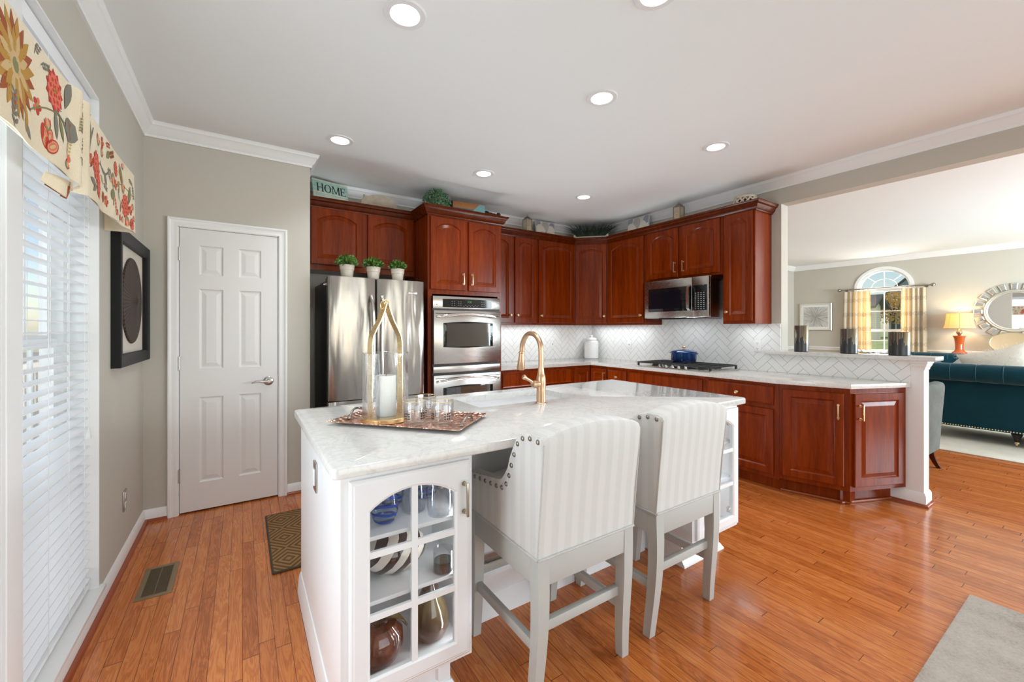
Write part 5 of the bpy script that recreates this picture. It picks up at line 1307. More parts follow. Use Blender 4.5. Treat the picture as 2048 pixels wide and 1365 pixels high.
def cab_lantern(loc, label, rz):
    t = thing('small_lantern', label, 'lantern', loc, rz, 'small glass lanterns on the cabinets')
    mb = MB(); mb.box(-0.058, 0.058, -0.058, 0.058, 0, 0.012, 0.003); mb.box(-0.055, 0.055, -0.055, 0.055, 0.205, 0.215, 0.002)
    mb.lathe([(0.058, 0.215), (0.050, 0.226), (0.030, 0.238), (0.014, 0.243), (0.012, 0.248), (0.001, 0.249)], seg=20); mb.tube([(0, 0.010*cos(2*pi*k/14), 0.256+0.010*sin(2*pi*k/14)) for k in range(15)], 0.002, 6, cap=False)
    for a, b in ((-1, -1), (1, -1), (1, 1), (-1, 1)): mb.box(a*0.052-0.004, a*0.052+0.004, b*0.052-0.004, b*0.052+0.004, 0.012, 0.205)
    mb.bm.transform(LSC); obj('frame', mb, M['nail'], t)
    mb = MB(); mb.box(-0.050, 0.050, -0.050, 0.050, 0.013, 0.204); mb.bm.transform(LSC); obj('panel', mb, M['mercury'], t)
    mb = MB(); mb.tube([(0.026*cos(2*pi*k/20), -0.0515, 0.115+0.026*sin(2*pi*k/20)) for k in range(21)], 0.004, 6, cap=False); mb.bm.transform(LSC); obj('medallion', mb, M['gold'], t)
    return t
l0 = cab_lantern((2.93, 4.135, ZT), 'small mirrored lantern on the cabinets left of the flower canvas', 0)
dup(l0, (4.03, 2.795, ZT), R90, 'small mirrored lantern on the cabinets above the microwave')
M['petal'] = plain('canvas_petal_cream', S(214, 206, 190), 0.8); M['petal2'] = plain('canvas_petal_grey', S(176, 170, 166), 0.8); M['canvas_blue'] = plain('canvas_slate_blue', S(146, 148, 164), 0.8); M['canvas'] = plain('canvas_white', S(206, 202, 194), 0.85)
def flower_canvas(loc, rz, w, h, cx, cz, label, seed):
    t = thing('flower_canvas', label, 'painting', loc, rz, 'flower canvases on the cabinets')
    mb = MB(); mb.box(-w/2, w/2, -0.012, 0.012, 0, h, 0.002); cvs = obj('canvas', mb, M['canvas'], t)
    mb = MB(); rnd = random.Random(seed); y = -0.0125
    clip = lambda p: (max(-w/2+0.003, min(w/2-0.003, p[0])), max(0.003, min(h-0.003, p[1])))
    mb.mi = 2
    for px, pz, r in ((-w/2+0.03, h-0.03, 0.045), (w/2-0.035, h-0.05, 0.05)): mb.face([mb.v(*(lambda q: (q[0], y, q[1]))(clip((px+r*cos(2*pi*k/20), pz+r*sin(2*pi*k/20))))) for k in range(20)])
    for k in range(6):
        a = radians(30+60*k); L = 0.16; W = 0.070; mb.mi = k % 2; y -= 0.0003; pts = []
        for q in range(18):
            s_ = 2*pi*q/18; l = (1-cos(s_))/2*L; s2 = sin(s_)*W*(0.55+0.45*l/L)
            pts.append(clip((cx+l*cos(a)-s2*sin(a), cz+l*sin(a)+s2*cos(a))))
        mb.face([mb.v(p, y, q) for p, q in pts])
    mb.mi = 3; y -= 0.0004; mb.face([mb.v(cx+0.018*cos(2*pi*k/16), y, cz+0.018*sin(2*pi*k/16)) for k in range(16)])
    obj('painted_flower', mb, [M['petal'], M['petal2'], M['canvas_blue'], plain('canvas_ochre', S(150, 132, 80), 0.8)], cvs, smooth=0)
    cvs.rotation_euler = (radians(-7), 0, 0)
    return t
flower_canvas((3.29, 4.225, ZT), 0, 0.30, 0.27, 0.0, 0.12, 'cream flower canvas left of the grass planter', 1)
flower_canvas((4.095, 3.42, ZT), R90, 0.32, 0.265, -0.02, 0.10, 'cream and blue flower canvas right of the grass planter', 2)
lb = thing('lattice_bowl', 'cream lattice-cut ceramic bowl at the right end of the cabinet tops', 'bowl', (4.085, 2.105, ZT))
mb = MB()
bp_ = lambda u: (0.075+0.035*sin(pi*min(1, u*0.9))**0.8, 0.018+0.120*u)
for s_ in (-1, 1):
    for k in range(14):
        pts = []
        for q in range(9):
            u = q/8; r, z = bp_(u); a = 2*pi*k/14 + s_*0.95*u; pts.append((r*cos(a), r*sin(a), z))
        mb.tube(pts, 0.0075, 6)
mb.lathe([(0.070, 0), (0.078, 0.004), (0.080, 0.022), (0.070, 0.024), (0.001, 0.02)], seg=32)
mb.lathe([(0.080, 0.134), (0.094, 0.138), (0.098, 0.150), (0.092, 0.160), (0.080, 0.166), (0.074, 0.160), (0.074, 0.138)], seg=36, cap=False)
obj('bowl', mb, M['bead_cream'], lb)
mb = MB(); mb.lathe([(0.066, 0.026), (0.086, 0.05), (0.090, 0.10), (0.070, 0.132), (0.068, 0.132), (0.084, 0.098), (0.08, 0.052), (0.06, 0.03)], seg=28, cap=False); obj('liner', mb, plain('dark_liner', S(74, 52, 40), 0.6), lb)

# ================================================================== ON THE BAR LEDGE
g = G('black_gold_drip_glass'); x, y, z = g.xyz(); ang = g.m('ARCTAN2', y, x); st = g.white(g.vec(g.m('FLOOR', g.m('MULTIPLY', ang, 7.0)), 2.0, 3.0)); fr = g.m('FRACT', g.m('MULTIPLY', ang, 7.0))
lim = g.m('SUBTRACT', 0.140, g.m('MULTIPLY', st, 0.070)); on = g.m('MULTIPLY', g.m('GREATER_THAN', z, lim), g.m('GREATER_THAN', fr, g.m('ADD', 0.52, g.m('MULTIPLY', g.white(g.vec(g.m('FLOOR', g.m('MULTIPLY', ang, 7.0)), 7.0, 1.0)), 0.4))))
g.p(col=g.mix(on, (0.030, 0.031, 0.033, 1), (0.42, 0.33, 0.19, 1)), metal=on, rough=g.m('ADD', 0.30, g.m('MULTIPLY', on, 0.05))); M['drip'] = g.mat
def votive(loc, r, h, label):
    t = thing('candle_holder', label, 'candle holder', loc, 0, 'black cylinder candle holders on the bar ledge')
    mb = MB(); mb.lathe([(r*0.94, 0), (r, 0.004), (r, h-0.003), (r-0.002, h), (r-0.004, h-0.002), (r-0.004, 0.008), (0.001, 0.008)], seg=48); o = obj('cylinder', mb, M['drip'], t)
    mb = MB(); mb.lathe([(0.022, 0.0085), (0.022, 0.03), (0.001, 0.031)], seg=20); obj('tea_light', mb, M['candle'], t)
votive((4.245, 1.690, 1.1162), 0.055, 0.238, 'black gold-drip candle holder at the wall end of the bar ledge')
votive((4.262, 1.345, 1.1162), 0.060, 0.208, 'black gold-drip candle holder in the middle of the bar ledge')
votive((4.268, 1.030, 1.1162), 0.064, 0.182, 'black gold-drip candle holder at the column end of the bar ledge')

# ================================================================== LEFT WALL, FLOOR
# framed disc
ar = thing('framed_disc', 'black shadow-box frame with a dark woven disc on the left wall', 'wall art', (XL, 3.305, 1.49))
ay0, ay1, az0, az1 = 2.907, 3.700, 1.117, 1.862
mb = MB(); fw_ = 0.068
ring_ = lambda i, x: [(x, ay0+i, az0+i), (x, ay1-i, az0+i), (x, ay1-i, az1-i), (x, ay0+i, az1-i)]
mb.loft([ring_(0, XL+0.001), ring_(0, XL+0.038), ring_(0.004, XL+0.042), ring_(fw_-0.012, XL+0.037), ring_(fw_, XL+0.030), ring_(fw_, XL+0.010)], cap=False); obj('frame', mb, plain('black_frame_wood', (0.008, 0.008, 0.008, 1), 0.5, spec=0.25), ar, True)
mb = MB(); mb.box(XL+0.002, XL+0.012, ay0+0.05, ay1-0.05, az0+0.05, az1-0.05); obj('mat_board', mb, plain('linen_mat', S(206, 198, 184), 0.9), ar, True)
g = G('woven_brown_disc'); x, y, z = g.xyz(); rad = g.m('SQRT', g.m('ADD', g.m('MULTIPLY', y, y), g.m('MULTIPLY', z, z))); an = g.m('ARCTAN2', z, y)
sp = g.m('ADD', 0.5, g.m('MULTIPLY', 0.5, g.m('SINE', g.m('ADD', g.m('MULTIPLY', an, 64.0), g.m('MULTIPLY', rad, 14.0)))))
g.p(col=g.ramp(g.m('ADD', g.m('MULTIPLY', sp, 0.6), g.m('MULTIPLY', g.noise(g.co(), 30.0, 3.0), 0.4)), [(0.25, S(20, 11, 8)), (0.6, S(48, 27, 17)), (0.9, S(88, 52, 32))]), rough=0.6); g.bump(sp, 0.5, 0.003)
mb = MB(); mb.lathe([(0.25, 0), (0.255, 0.004), (0.25, 0.010), (0.12, 0.020), (0.03, 0.024), (0.012, 0.032), (0.001, 0.034)], seg=56); mb.bm.transform(Matrix.Rotation(pi/2, 4, 'Y'))
obj('woven_disc', mb, g.mat, ar, loc=(0.012, 0.0, 0.0))

# floral valance
g = G('cream_linen'); n = g.noise(g.co(), 260.0, 2.0, 0.6); n2 = g.noise(g.co(), 4.0, 3.0); g.p(col=g.ramp(g.m('ADD', g.m('MULTIPLY', n, 0.4), g.m('MULTIPLY', n2, 0.6)), [(0.35, S(222, 205, 172)), (0.65, S(238, 226, 200))]), rough=0.9, sheen=0.1); g.bump(n, 0.2, 0.001); M['linen'] = g.mat
FL = [plain('print_' + nm, c, 0.9) for nm, c in (('red', S(192, 62, 48)), ('coral', S(222, 116, 92)), ('ochre', S(184, 140, 62)), ('olive', S(134, 132, 92)), ('grey', S(128, 124, 112)), ('tan', S(206, 176, 126)), ('rust', S(160, 84, 46)))]
RED, CORAL, OCH, OLV, GRY, TAN, RUST = range(1, 8)
va = thing('window_valance', 'cream valance with red and ochre floral print above the blind', 'valance', (XL+0.06, 1.9, 1.95))
VX, VY0, VY1, VZ1 = XL+0.108, 0.75, 2.790, 2.098
PL = 1.93      # the inverted pleat
def vfront(y):
    """x of the cloth front at y"""
    return VX + 0.004*sin(y*7.0) + 0.022*math.exp(-((y-PL+0.035)/0.030)**2) + 0.018*math.exp(-((y-PL-0.055)/0.035)**2) - 0.022*math.exp(-((y-PL-0.008)/0.018)**2)
def vbot(y):
    return 1.800 + 0.008*sin(y*5.0) - 0.020*math.exp(-((y-PL-0.02)/0.07)**2)
mb = MB()
NU, NV = 130, 14
mb.surf(lambda u, v: (vfront(VY0+(VY1-VY0)*u) + 0.006*(1-v)*sin(u*40), VY0+(VY1-VY0)*u, vbot(VY0+(VY1-VY0)*u)*(1-v)+VZ1*v), NU, NV, 0.003, (-1, 0, 0))
# the return against the wall and the top board
mb.surf(lambda u, v: (XL+0.002+(vfront(VY1)-XL-0.003)*u, VY1-0.001+0.004*sin(u*9), (1.800+0.008*sin(VY1*5.0))*(1-v)+VZ1*v), 8, 8, 0.003, (0, -1, 0))
rnd = random.Random(11)
lay = [0.0]
def decal(pts, mi):
    """a printed shape on the cloth: pts are (y, z)"""
    lay[0] = (lay[0] + 0.000008) % 0.0012; mb.mi = mi
    c = (sum(p[0] for p in pts)/len(pts), sum(p[1] for p in pts)/len(pts))
    f = lambda y, z: mb.v(vfront(y) + 0.0006 + lay[0] + 0.006*(1-(z-vbot(y))/(VZ1-vbot(y)))*sin((y-VY0)/(VY1-VY0)*40), y, z)
    zc = lambda y, z: min(VZ1-0.003, max(vbot(y)+0.003, z)); yc_ = lambda y: min(VY1-0.004, max(VY0+0.004, y))
    V = [f(yc_(y), zc(yc_(y), z)) for y, z in pts]; cv = f(yc_(c[0]), zc(yc_(c[0]), c[1]))
    for a, b in zip(V, V[1:]+V[:1]): mb.face([cv, a, b])
def blob(cy, cz, a, b, rot=0, mi=1, n=14, wob=0.0):
    pts = []
    for k in range(n):
        t = 2*pi*k/n; r = 1+wob*sin(5*t+cy*30); u, v = a*r*cos(t), b*r*sin(t)
        pts.append((cy+u*cos(rot)-v*sin(rot), cz+u*sin(rot)+v*cos(rot)))
    decal(pts, mi)
def leafp(cy, cz, L, w, rot, mi):
    pts = [(L*k/6-L/2, w*sin(pi*k/6)) for k in range(7)] + [(L*k/6-L/2, -w*sin(pi*k/6)) for k in range(5, 0, -1)]
    decal([(cy+a*cos(rot)-b*sin(rot), cz+a*sin(rot)+b*cos(rot)) for a, b in pts], mi)
def stem(p0, p1, bend, w, mi):
    n = 9; L = []; R = []
    for k in range(n):
        u = k/(n-1); y = p0[0]+(p1[0]-p0[0])*u; z = p0[1]+(p1[1]-p0[1])*u; dy, dz = p1[0]-p0[0], p1[1]-p0[1]; ln = sqrt(dy*dy+dz*dz); o = bend*sin(pi*u)
        y += -dz/ln*o; z += dy/ln*o; L.append((y-dz/ln*w, z+dy/ln*w)); R.append((y+dz/ln*w, z-dy/ln*w))
    for k in range(n-1): decal([L[k], L[k+1], R[k+1], R[k]], mi)
def peony(cy, cz, r, sq=1.0):
    for ring, (m, col, rr) in enumerate(((11, RED, 1.0), (11, CORAL, 0.86), (8, RED, 0.66), (8, CORAL, 0.54), (6, RED, 0.34), (5, OCH, 0.20))):
        for k in range(m):
            t = 2*pi*k/m+ring*0.3; leafp(cy+sq*r*rr*0.55*cos(t), cz+r*rr*0.62*sin(t), r*rr*0.85, r*rr*0.26, t, col)
def tulip(cy, cz, s, rot):
    for d, col in ((-0.55, RED), (0.55, RED), (-0.28, CORAL), (0.28, CORAL), (0, TAN)): leafp(cy+s*0.5*cos(rot+d), cz+s*0.5*sin(rot+d), s, s*0.22, rot+d, col)
    for d in (-0.9, 0.9): leafp(cy+s*0.25*cos(rot+d), cz+s*0.25*sin(rot+d), s*0.8, s*0.12, rot+d, OLV)
def sunflower(cy, cz, r):
    for k in range(22):
        t = 2*pi*k/22; leafp(cy+r*0.62*cos(t), cz+r*0.62*sin(t), r*0.8, r*0.12, t, OCH if k % 2 else RUST)
    for k in range(16):
        t = 2*pi*k/16+0.1; leafp(cy+r*0.42*cos(t), cz+r*0.42*sin(t), r*0.6, r*0.10, t, TAN if k % 2 else OCH)
    blob(cy, cz, r*0.26, r*0.26, 0, TAN); blob(cy, cz, r*0.15, r*0.15, 0, OLV)
def sprig(cy, cz, s, rot, mi=GRY):
    stem((cy, cz), (cy+s*cos(rot), cz+s*sin(rot)), s*0.15, 0.0018, mi)
    for k in range(5):
        for d in (-0.9, 0.9):
            u = 0.2+0.18*k; leafp(cy+s*u*cos(rot)+s*0.12*cos(rot+d), cz+s*u*sin(rot)+s*0.12*sin(rot+d), s*0.26, s*0.055, rot+d, mi)
def pomegranate(cy, cz, s, rot):
    for d in (-0.7, 0, 0.7):
        a = rot+d; blob(cy+s*0.5*cos(a), cz+s*0.5*sin(a), s*0.55, s*0.30, a, RED); blob(cy+s*0.5*cos(a), cz+s*0.5*sin(a), s*0.46, s*0.23, a, TAN); blob(cy+s*0.5*cos(a), cz+s*0.5*sin(a), s*0.40, s*0.18, a, CORAL); blob(cy+s*0.5*cos(a), cz+s*0.5*sin(a), s*0.28, s*0.08, a, TAN)
for off in (-0.62, 0.0):
    sunflower(1.50+off, 1.965, 0.125); sprig(1.49+off, 1.80, 0.10, 1.6)
    peony(1.745+off, 2.02, 0.060, 0.9); stem((1.75+off, 1.965), (1.83+off, 1.925), 0.01, 0.003, GRY); blob(1.845+off, 1.945, 0.030, 0.038, 0.2, GRY, 12, 0.08); blob(1.845+off, 1.945, 0.022, 0.029, 0.2, RUST, 10, 0.1)
    leafp(1.75+off, 1.925, 0.09, 0.012, -1.5, GRY); leafp(1.785+off, 1.925, 0.08, 0.011, -1.2, OLV); leafp(1.835+off, 2.05, 0.11, 0.020, 1.2, GRY)
    pomegranate(1.70+off, 1.835, 0.065, 1.2); tulip(1.71+off, 1.89, 0.035, 1.9); sprig(1.83+off, 1.85, 0.07, 1.3, TAN); blob(1.84+off, 1.855, 0.012, 0.012, 0, CORAL)
    sprig(1.62+off, 2.06, 0.07, 0.9, GRY)
stem((2.03, 1.84), (2.10, 2.06), 0.02, 0.004, GRY); leafp(2.05, 2.02, 0.10, 0.024, 1.4, OLV); peony(2.135, 1.925, 0.062, 0.85); peony(2.165, 1.865, 0.050, 0.8); tulip(2.16, 2.02, 0.045, 1.2); tulip(2.22, 2.00, 0.040, 0.9)
stem((2.20, 1.97), (2.36, 1.99), -0.035, 0.005, GRY); stem((2.36, 1.99), (2.40, 1.85), 0.02, 0.004, OLV); leafp(2.30, 1.93, 0.06, 0.015, -0.8, GRY); leafp(2.33, 2.04, 0.07, 0.016, 0.6, OLV)
tulip(2.40, 1.985, 0.05, -1.4); sprig(2.34, 2.04, 0.08, 0.4, RUST); blob(2.395, 1.895, 0.030, 0.022, 0.5, OLV); sprig(2.42, 1.90, 0.08, -1.2, CORAL); peony(2.45, 2.02, 0.034)
sprig(2.50, 2.05, 0.09, -0.6, OCH); leafp(2.56, 2.02, 0.13, 0.020, -0.9, GRY); peony(2.635, 1.905, 0.058, 0.9); tulip(2.60, 1.955, 0.045, 1.8); tulip(2.655, 1.86, 0.05, -1.3); leafp(2.69, 1.97, 0.10, 0.02, 1.3, OLV)
blob(2.27, 1.85, 0.018, 0.022, 0.3, RUST, 10, 0.1); sprig(2.55, 1.85, 0.06, 1.2, RUST); sprig(2.74, 2.04, 0.07, -1.3, GRY); blob(2.55, 1.83, 0.012, 0.016, 0, RED); sprig(2.29, 2.07, 0.06, 0.2, RED); peony(2.72, 1.835, 0.03)
for k in range(7): leafp(PL-0.005+0.02*sin(k*2.0), 1.83+0.038*k, 0.045, 0.010, 1.2+k*0.9, (RUST, OCH, OLV, RED, GRY, RUST, OCH)[k])
rr_ = random.Random(5)
for (cy, cz) in ((1.58, 1.86), (1.645, 1.93), (1.66, 2.05), (1.79, 1.98), (1.815, 1.825), (1.895, 2.02), (1.885, 1.88), (1.90, 1.95), (2.03, 2.06), (2.06, 1.93), (2.085, 1.86), (2.21, 1.92), (2.235, 2.055), (2.27, 1.905), (2.315, 1.845), (2.37, 1.94), (2.44, 1.95), (2.47, 1.85), (2.50, 1.97), (2.53, 1.90), (2.58, 2.06), (2.60, 1.845), (2.675, 2.045), (2.70, 1.90), (2.75, 1.93), (2.76, 1.86)):
    q = rr_.random(); a_ = rr_.uniform(0, 6.28)
    if q < 0.3: sprig(cy, cz, 0.055, a_, rr_.choice((GRY, OLV, TAN)))
    elif q < 0.55: tulip(cy, cz, 0.030, a_)
    elif q < 0.8: leafp(cy, cz, 0.06, 0.012, a_, rr_.choice((GRY, OLV, OCH))); leafp(cy+0.015, cz-0.02, 0.05, 0.010, a_+0.9, rr_.choice((GRY, OLV)))
    else:
        for k in range(5): blob(cy+0.016*cos(1.257*k), cz+0.016*sin(1.257*k), 0.009, 0.009, 0, CORAL if k % 2 else RED, 8)
        blob(cy, cz, 0.008, 0.008, 0, OCH, 8)
for y0_, y1_, z_ in ((1.60, 1.86, 1.90), (2.05, 2.30, 1.90), (2.40, 2.74, 1.93)): stem((y0_, z_), (y1_, z_+0.05), 0.03, 0.0022, OLV)
mb.mi = 0
obj('cloth', mb, [M['linen']] + FL, va, True, smooth=50)
mb = MB(); mb.surf(lambda u, v: (vfront(VY0+(VY1-VY0)*u)-0.006, VY0+(VY1-VY0)*u, vbot(VY0+(VY1-VY0)*u)+0.004+0.28*v), 80, 2, 0.002, (-1, 0, 0)); obj('lining', mb, plain('white_lining', S(240, 238, 232), 0.9), va, True)
mb = MB(); mb.box(XL+0.002, VX-0.006, VY0, VY1-0.004, VZ1-0.02, VZ1-0.002); obj('mounting_board', mb, M['trim'], va, True)
mb = MB()   # the tail of lining and print hanging below the pleat
mb.surf(lambda u, v: (vfront(PL)-0.035+0.03*sin(pi*u)-0.010*v, PL-0.09+0.17*u, 1.806-(0.030+0.022*sin(pi*u))*v), 16, 5, 0.003, (-1, 0, 0)); mb.mi = RUST
mb.surf(lambda u, v: (vfront(PL)-0.038+0.03*sin(pi*u)-0.010*v, PL-0.06+0.13*u, 1.790-(0.018+0.020*sin(pi*u))*v), 12, 3, 0.002, (1, 0, 0))
obj('pleat_tail', mb, [M['linen']] + FL, va, True, smooth=50)

# floor register
fv = thing('floor_register', 'tan metal floor vent in the oak boards below the window', 'floor vent', (-0.37, 2.825, 0))
mb = MB(); rg = lambda i, z: ring_xy(-0.072+i, 0.072-i, -0.165+i, 0.165-i, z)
mb.loft([rg(0, 0.0005), rg(0, 0.003), rg(0.004, 0.005), rg(0.022, 0.005), rg(0.024, 0.002)], cap=False); obj('frame', mb, plain('tan_metal', S(132, 112, 84), 0.4, 0.3), fv)
mb = MB()
for k in range(24): y = -0.137+0.274*k/23; mb.box(-0.049, 0.049, y-0.0022, y+0.0022, 0.001, 0.0045)
mb.box(-0.002, 0.002, -0.14, 0.14, 0.001, 0.004); obj('grille', mb, plain('tan_metal_fin', S(112, 96, 74), 0.4, 0.3), fv)
mb = MB(); mb.box(-0.05, 0.05, -0.142, 0.142, 0.0003, 0.0008); obj('duct_opening', mb, M['slot'], fv)

# doormat with diamonds
g = G('jute_diamonds'); x, y, z = g.xyz(); P2 = 0.26
dx_ = g.m('ABSOLUTE', g.m('SUBTRACT', g.m('FRACT', g.m('DIVIDE', x, P2)), 0.5)); dy_ = g.m('ABSOLUTE', g.m('SUBTRACT', g.m('FRACT', g.m('DIVIDE', y, P2*1.1)), 0.5))
rg_ = g.m('FRACT', g.m('MULTIPLY', g.m('ADD', dx_, dy_), 7.0)); bar = g.m('GREATER_THAN', rg_, 0.5); ch = g.noise(g.co(), 160.0, 3.0, 0.7)
g.p(col=g.mix(g.m('MULTIPLY', g.m('ADD', bar, g.m('MULTIPLY', ch, 0.6)), 0.62), S(80, 60, 42), S(160, 122, 80)), rough=0.95, spec=0.1); g.bump(g.m('ADD', g.m('MULTIPLY', bar, 0.8), ch), 0.6, 0.005); M['jute'] = g.mat
dm = thing('kitchen_mat', 'brown jute diamond-pattern mat in front of the refrigerator', 'mat', (0.48, 2.955, 0))
mb = MB(); mb.box(-0.340, 0.34, -0.40, 0.40, 0.0005, 0.011, 0.003); obj('weave', mb, M['jute'], dm)
mb = MB()
for a, b in (((-0.343, -0.402), (-0.343, 0.402)), ((-0.343, -0.402), (0.343, -0.402)), ((0.343, -0.402), (0.343, 0.402)), ((-0.343, 0.402), (0.343, 0.402))): mb.tube([(a[0], a[1], 0.0065), (b[0], b[1], 0.0065)], 0.006, 8)
obj('binding', mb, plain('dark_binding', S(70, 60, 48), 0.9), dm)

# rug at the lower right of the kitchen
g = G('distressed_grey_rug'); n = g.noise(g.co(), 4.0, 6.0, 0.7); n2 = g.noise(g.co(), 90.0, 3.0, 0.7); g.p(col=g.ramp(g.m('ADD', g.m('MULTIPLY', n, 0.65), g.m('MULTIPLY', n2, 0.35)), [(0.36, S(148, 138, 128)), (0.5, S(178, 168, 158)), (0.66, S(196, 188, 178))]), rough=0.95, spec=0.1); g.bump(n2, 0.4, 0.003)
mb = MB(); mb.box(0.4, 3.010, -2.4, 0.465, 0.0005, 0.010, 0.004)
o = obj('area_rug', mb, g.mat); tag(o, 'distressed grey rug on the oak floor nearest the camera', 'rug')

# ================================================================== LIVING ROOM
g = G('pale_woven_rug'); x, y, z = g.xyz(); n = g.noise(g.co(), 120.0, 3.0, 0.7); st = g.m('SINE', g.m('MULTIPLY', g.m('ADD', x, g.m('MULTIPLY', y, 0.4)), 260.0)); n2 = g.noise(g.co(), 3.0, 4.0)
g.p(col=g.ramp(g.m('ADD', g.m('MULTIPLY', n, 0.4), g.m('MULTIPLY', n2, 0.6)), [(0.35, S(206, 200, 184)), (0.65, S(228, 224, 212))]), rough=0.95, spec=0.1); g.bump(st, 0.3, 0.002)
mb = MB(); mb.box(6.390, 10.15, -1.9, 2.35, 0.0005, 0.012, 0.004); o = obj('area_rug', mb, g.mat); tag(o, 'pale cream woven rug under the teal sofa', 'rug')

def roll_profile(s_, z0, zt):
    """chesterfield back section (x outward, z): s_ = direction the roll overhangs"""
    r = 0.105; c = (s_*0.02, zt-r)
    pts = [(s_*0.0, z0), (s_*0.0, zt-2*r+0.01)]
    pts += [(c[0]+s_*r*cos(a), c[1]+r*sin(a)) for a in [radians(-80+260*k/16) for k in range(17)]]
    pts += [(-s_*0.10, zt-2*r-0.05), (-s_*0.14, z0)]
    return pts
def chesterfield(loc, rz, L, label):
    """local: x along the sofa, back towards -y"""
    t = thing('chesterfield_sofa', label, 'sofa', loc, rz)
    zb, zt, D = 0.155, 0.905, 0.92
    mb = MB(); mb.box(-L/2, L/2, 0.0, D, zb, 0.32, 0.01); obj('base', mb, M['teal'], t)
    mb = MB(); pr = roll_profile(-1, 0.30, zt); n = 60; rings = []
    for k in range(n+1):
        x = -L/2+L*k/n; ph = (x/0.205) % 1.0; d = 1.0-0.07*math.exp(-(min(ph, 1-ph)/0.055)**2); cx_, cz_ = 0.02, zt-0.105
        rings.append([(x, (-(cx_) + (a+cx_)*d) if b > 0.66 else a, (cz_+(b-cz_)*d) if b > 0.66 else b) for a, b in pr])
    mb.loft(rings); bk = obj('backrest', mb, M['teal'], t, smooth=60)
    mb = MB(); mb.box(-L/2+0.01, L/2-0.01, -0.002, 0.05, zb, 0.70, 0.01); obj('back_panel', mb, M['teal'], t)
    for s_ in (-1, 1):
        mb = MB(); pr = roll_profile(-1, 0.30, zt)
        rings = [[(s_*(L/2-0.002+(-a)) , y, b) for a, b in pr] for y in (0.02, 0.3, 0.6, D)]
        mb.loft(rings); obj('arm', mb, M['teal'], t)
    for k in range(3):
        w = (L-0.30)/3; mb = MB(); mb.box(-L/2+0.15+w*k+0.004, -L/2+0.15+w*(k+1)-0.004, 0.14, D+0.01, 0.32, 0.47, 0.035); obj('seat_cushion', mb, M['teal'], t)
    mb = MB(); xk = -L/2+0.10
    k = 0
    while -L/2+0.205*k < L/2:
        x = -L/2+0.205*k; x = x - ((x/0.205) % 1.0)*0.205 + 0.205
        mb.tube([(x, -0.02-0.1045*cos(radians(-80+260*q/12)), zt-0.105+0.1045*sin(radians(-80+260*q/12))) for q in range(13)], 0.0022, 6); k += 1
    obj('seam_piping', mb, plain('teal_piping', S(40, 96, 106), 0.6), bk)
    mb = MB()
    for k in range(int(L/0.022)): mb.sphere((-L/2+0.011+0.022*k, -0.003, zb+0.016), 0.0075, 8, 5)
    tag(obj('nailhead_trim', mb, M['gold'], t), kind='stuff')
    for x in (-L/2+0.09, -L/6+0.05, L/6, L/2-0.09):
        for y in ((0.08, D-0.10) if abs(x) > L/3 else (0.08,)):
            mb = MB(); mb.lathe([(0.036, 0.16), (0.044, 0.14), (0.034, 0.115), (0.026, 0.085), (0.018, 0.060), (0.016, 0.052)], (x, y, 0), 16); lg = obj('leg', mb, plain('espresso_leg', S(32, 20, 16), 0.35), t)
            mb = MB(); mb.lathe([(0.018, 0.054), (0.019, 0.040), (0.012, 0.034), (0.012, 0.026)], (x, y, 0), 14); mb.cyl((x-0.008, y, 0.0245), 0.012, (1, 0, 0), 0.016, 14); obj('caster', mb, M['brass'], lg)
    return t
chesterfield((7.10, 0.42, 0.0122), R90, 2.30, 'teal velvet chesterfield sofa with its back to the kitchen')
chesterfield((9.99, 1.17, 0.0122), pi/2, 2.24, 'teal velvet chesterfield sofa along the far wall, below the round mirror')

def pillow(loc, rot, s, m, label, furry=False, group=None):
    mb = MB(); n = 14; rnd = random.Random(int(loc[1]*1000)); H = s/2
    def f(sg):
        return lambda u, v: ((u-0.5)*s*(1-0.10*(1-(2*v-1)**2)), sg*0.085*(max(0.0, (1-(2*u-1)**2)*(1-(2*v-1)**2)))**0.55, (v-0.5)*s*(1-0.10*(1-(2*u-1)**2)))
    mb.surf(f(-1), n, n); mb.surf(f(1), n, n); bmesh.ops.remove_doubles(mb.bm, verts=mb.bm.verts, dist=1e-4)
    if furry:
        vs = list(mb.bm.verts)
        for _ in range(5000):
            v = rnd.choice(vs).co; p = v+Vector((rnd.gauss(0, .012), rnd.gauss(0, .006), rnd.gauss(0, .012))); d = (Vector((v.x, v.y*3, v.z)).normalized()+Vector((rnd.gauss(0, .5), rnd.gauss(0, .4), rnd.gauss(-.1, .5)))).normalized()*0.030
            w = Vector((rnd.gauss(0, 1), rnd.gauss(0, 1), rnd.gauss(0, 1))).normalized()*0.0014
            mb.face([mb.v(*(p-w)), mb.v(*(p+w)), mb.v(*(p+d))])
    o = obj('throw_pillow', mb, m, loc=loc, smooth=60); o.rotation_euler = rot; tag(o, label, 'pillow', group); return o
M['fur'] = plain('ivory_fur', S(228, 222, 210), 0.95)
pillow((7.44, 0.90, 0.815), (radians(-14), radians(-18), R90), 0.60, M['fur'], 'large ivory shaggy pillow tilted on the near teal sofa', True)
pillow((7.66, 0.40, 0.800), (radians(-16), radians(4), R90), 0.56, woven('ivory_linen', S(226, 218, 204), S(206, 196, 180), 90), 'smooth ivory pillow at the right edge, beside the shaggy one', False)
pillow((7.68, 1.240, 0.735), (radians(-14), radians(45), R90), 0.38, plain('pale_grey_cloth', S(196, 196, 198), 0.9), 'small pale grey pillow peeking over the teal sofa back', False)

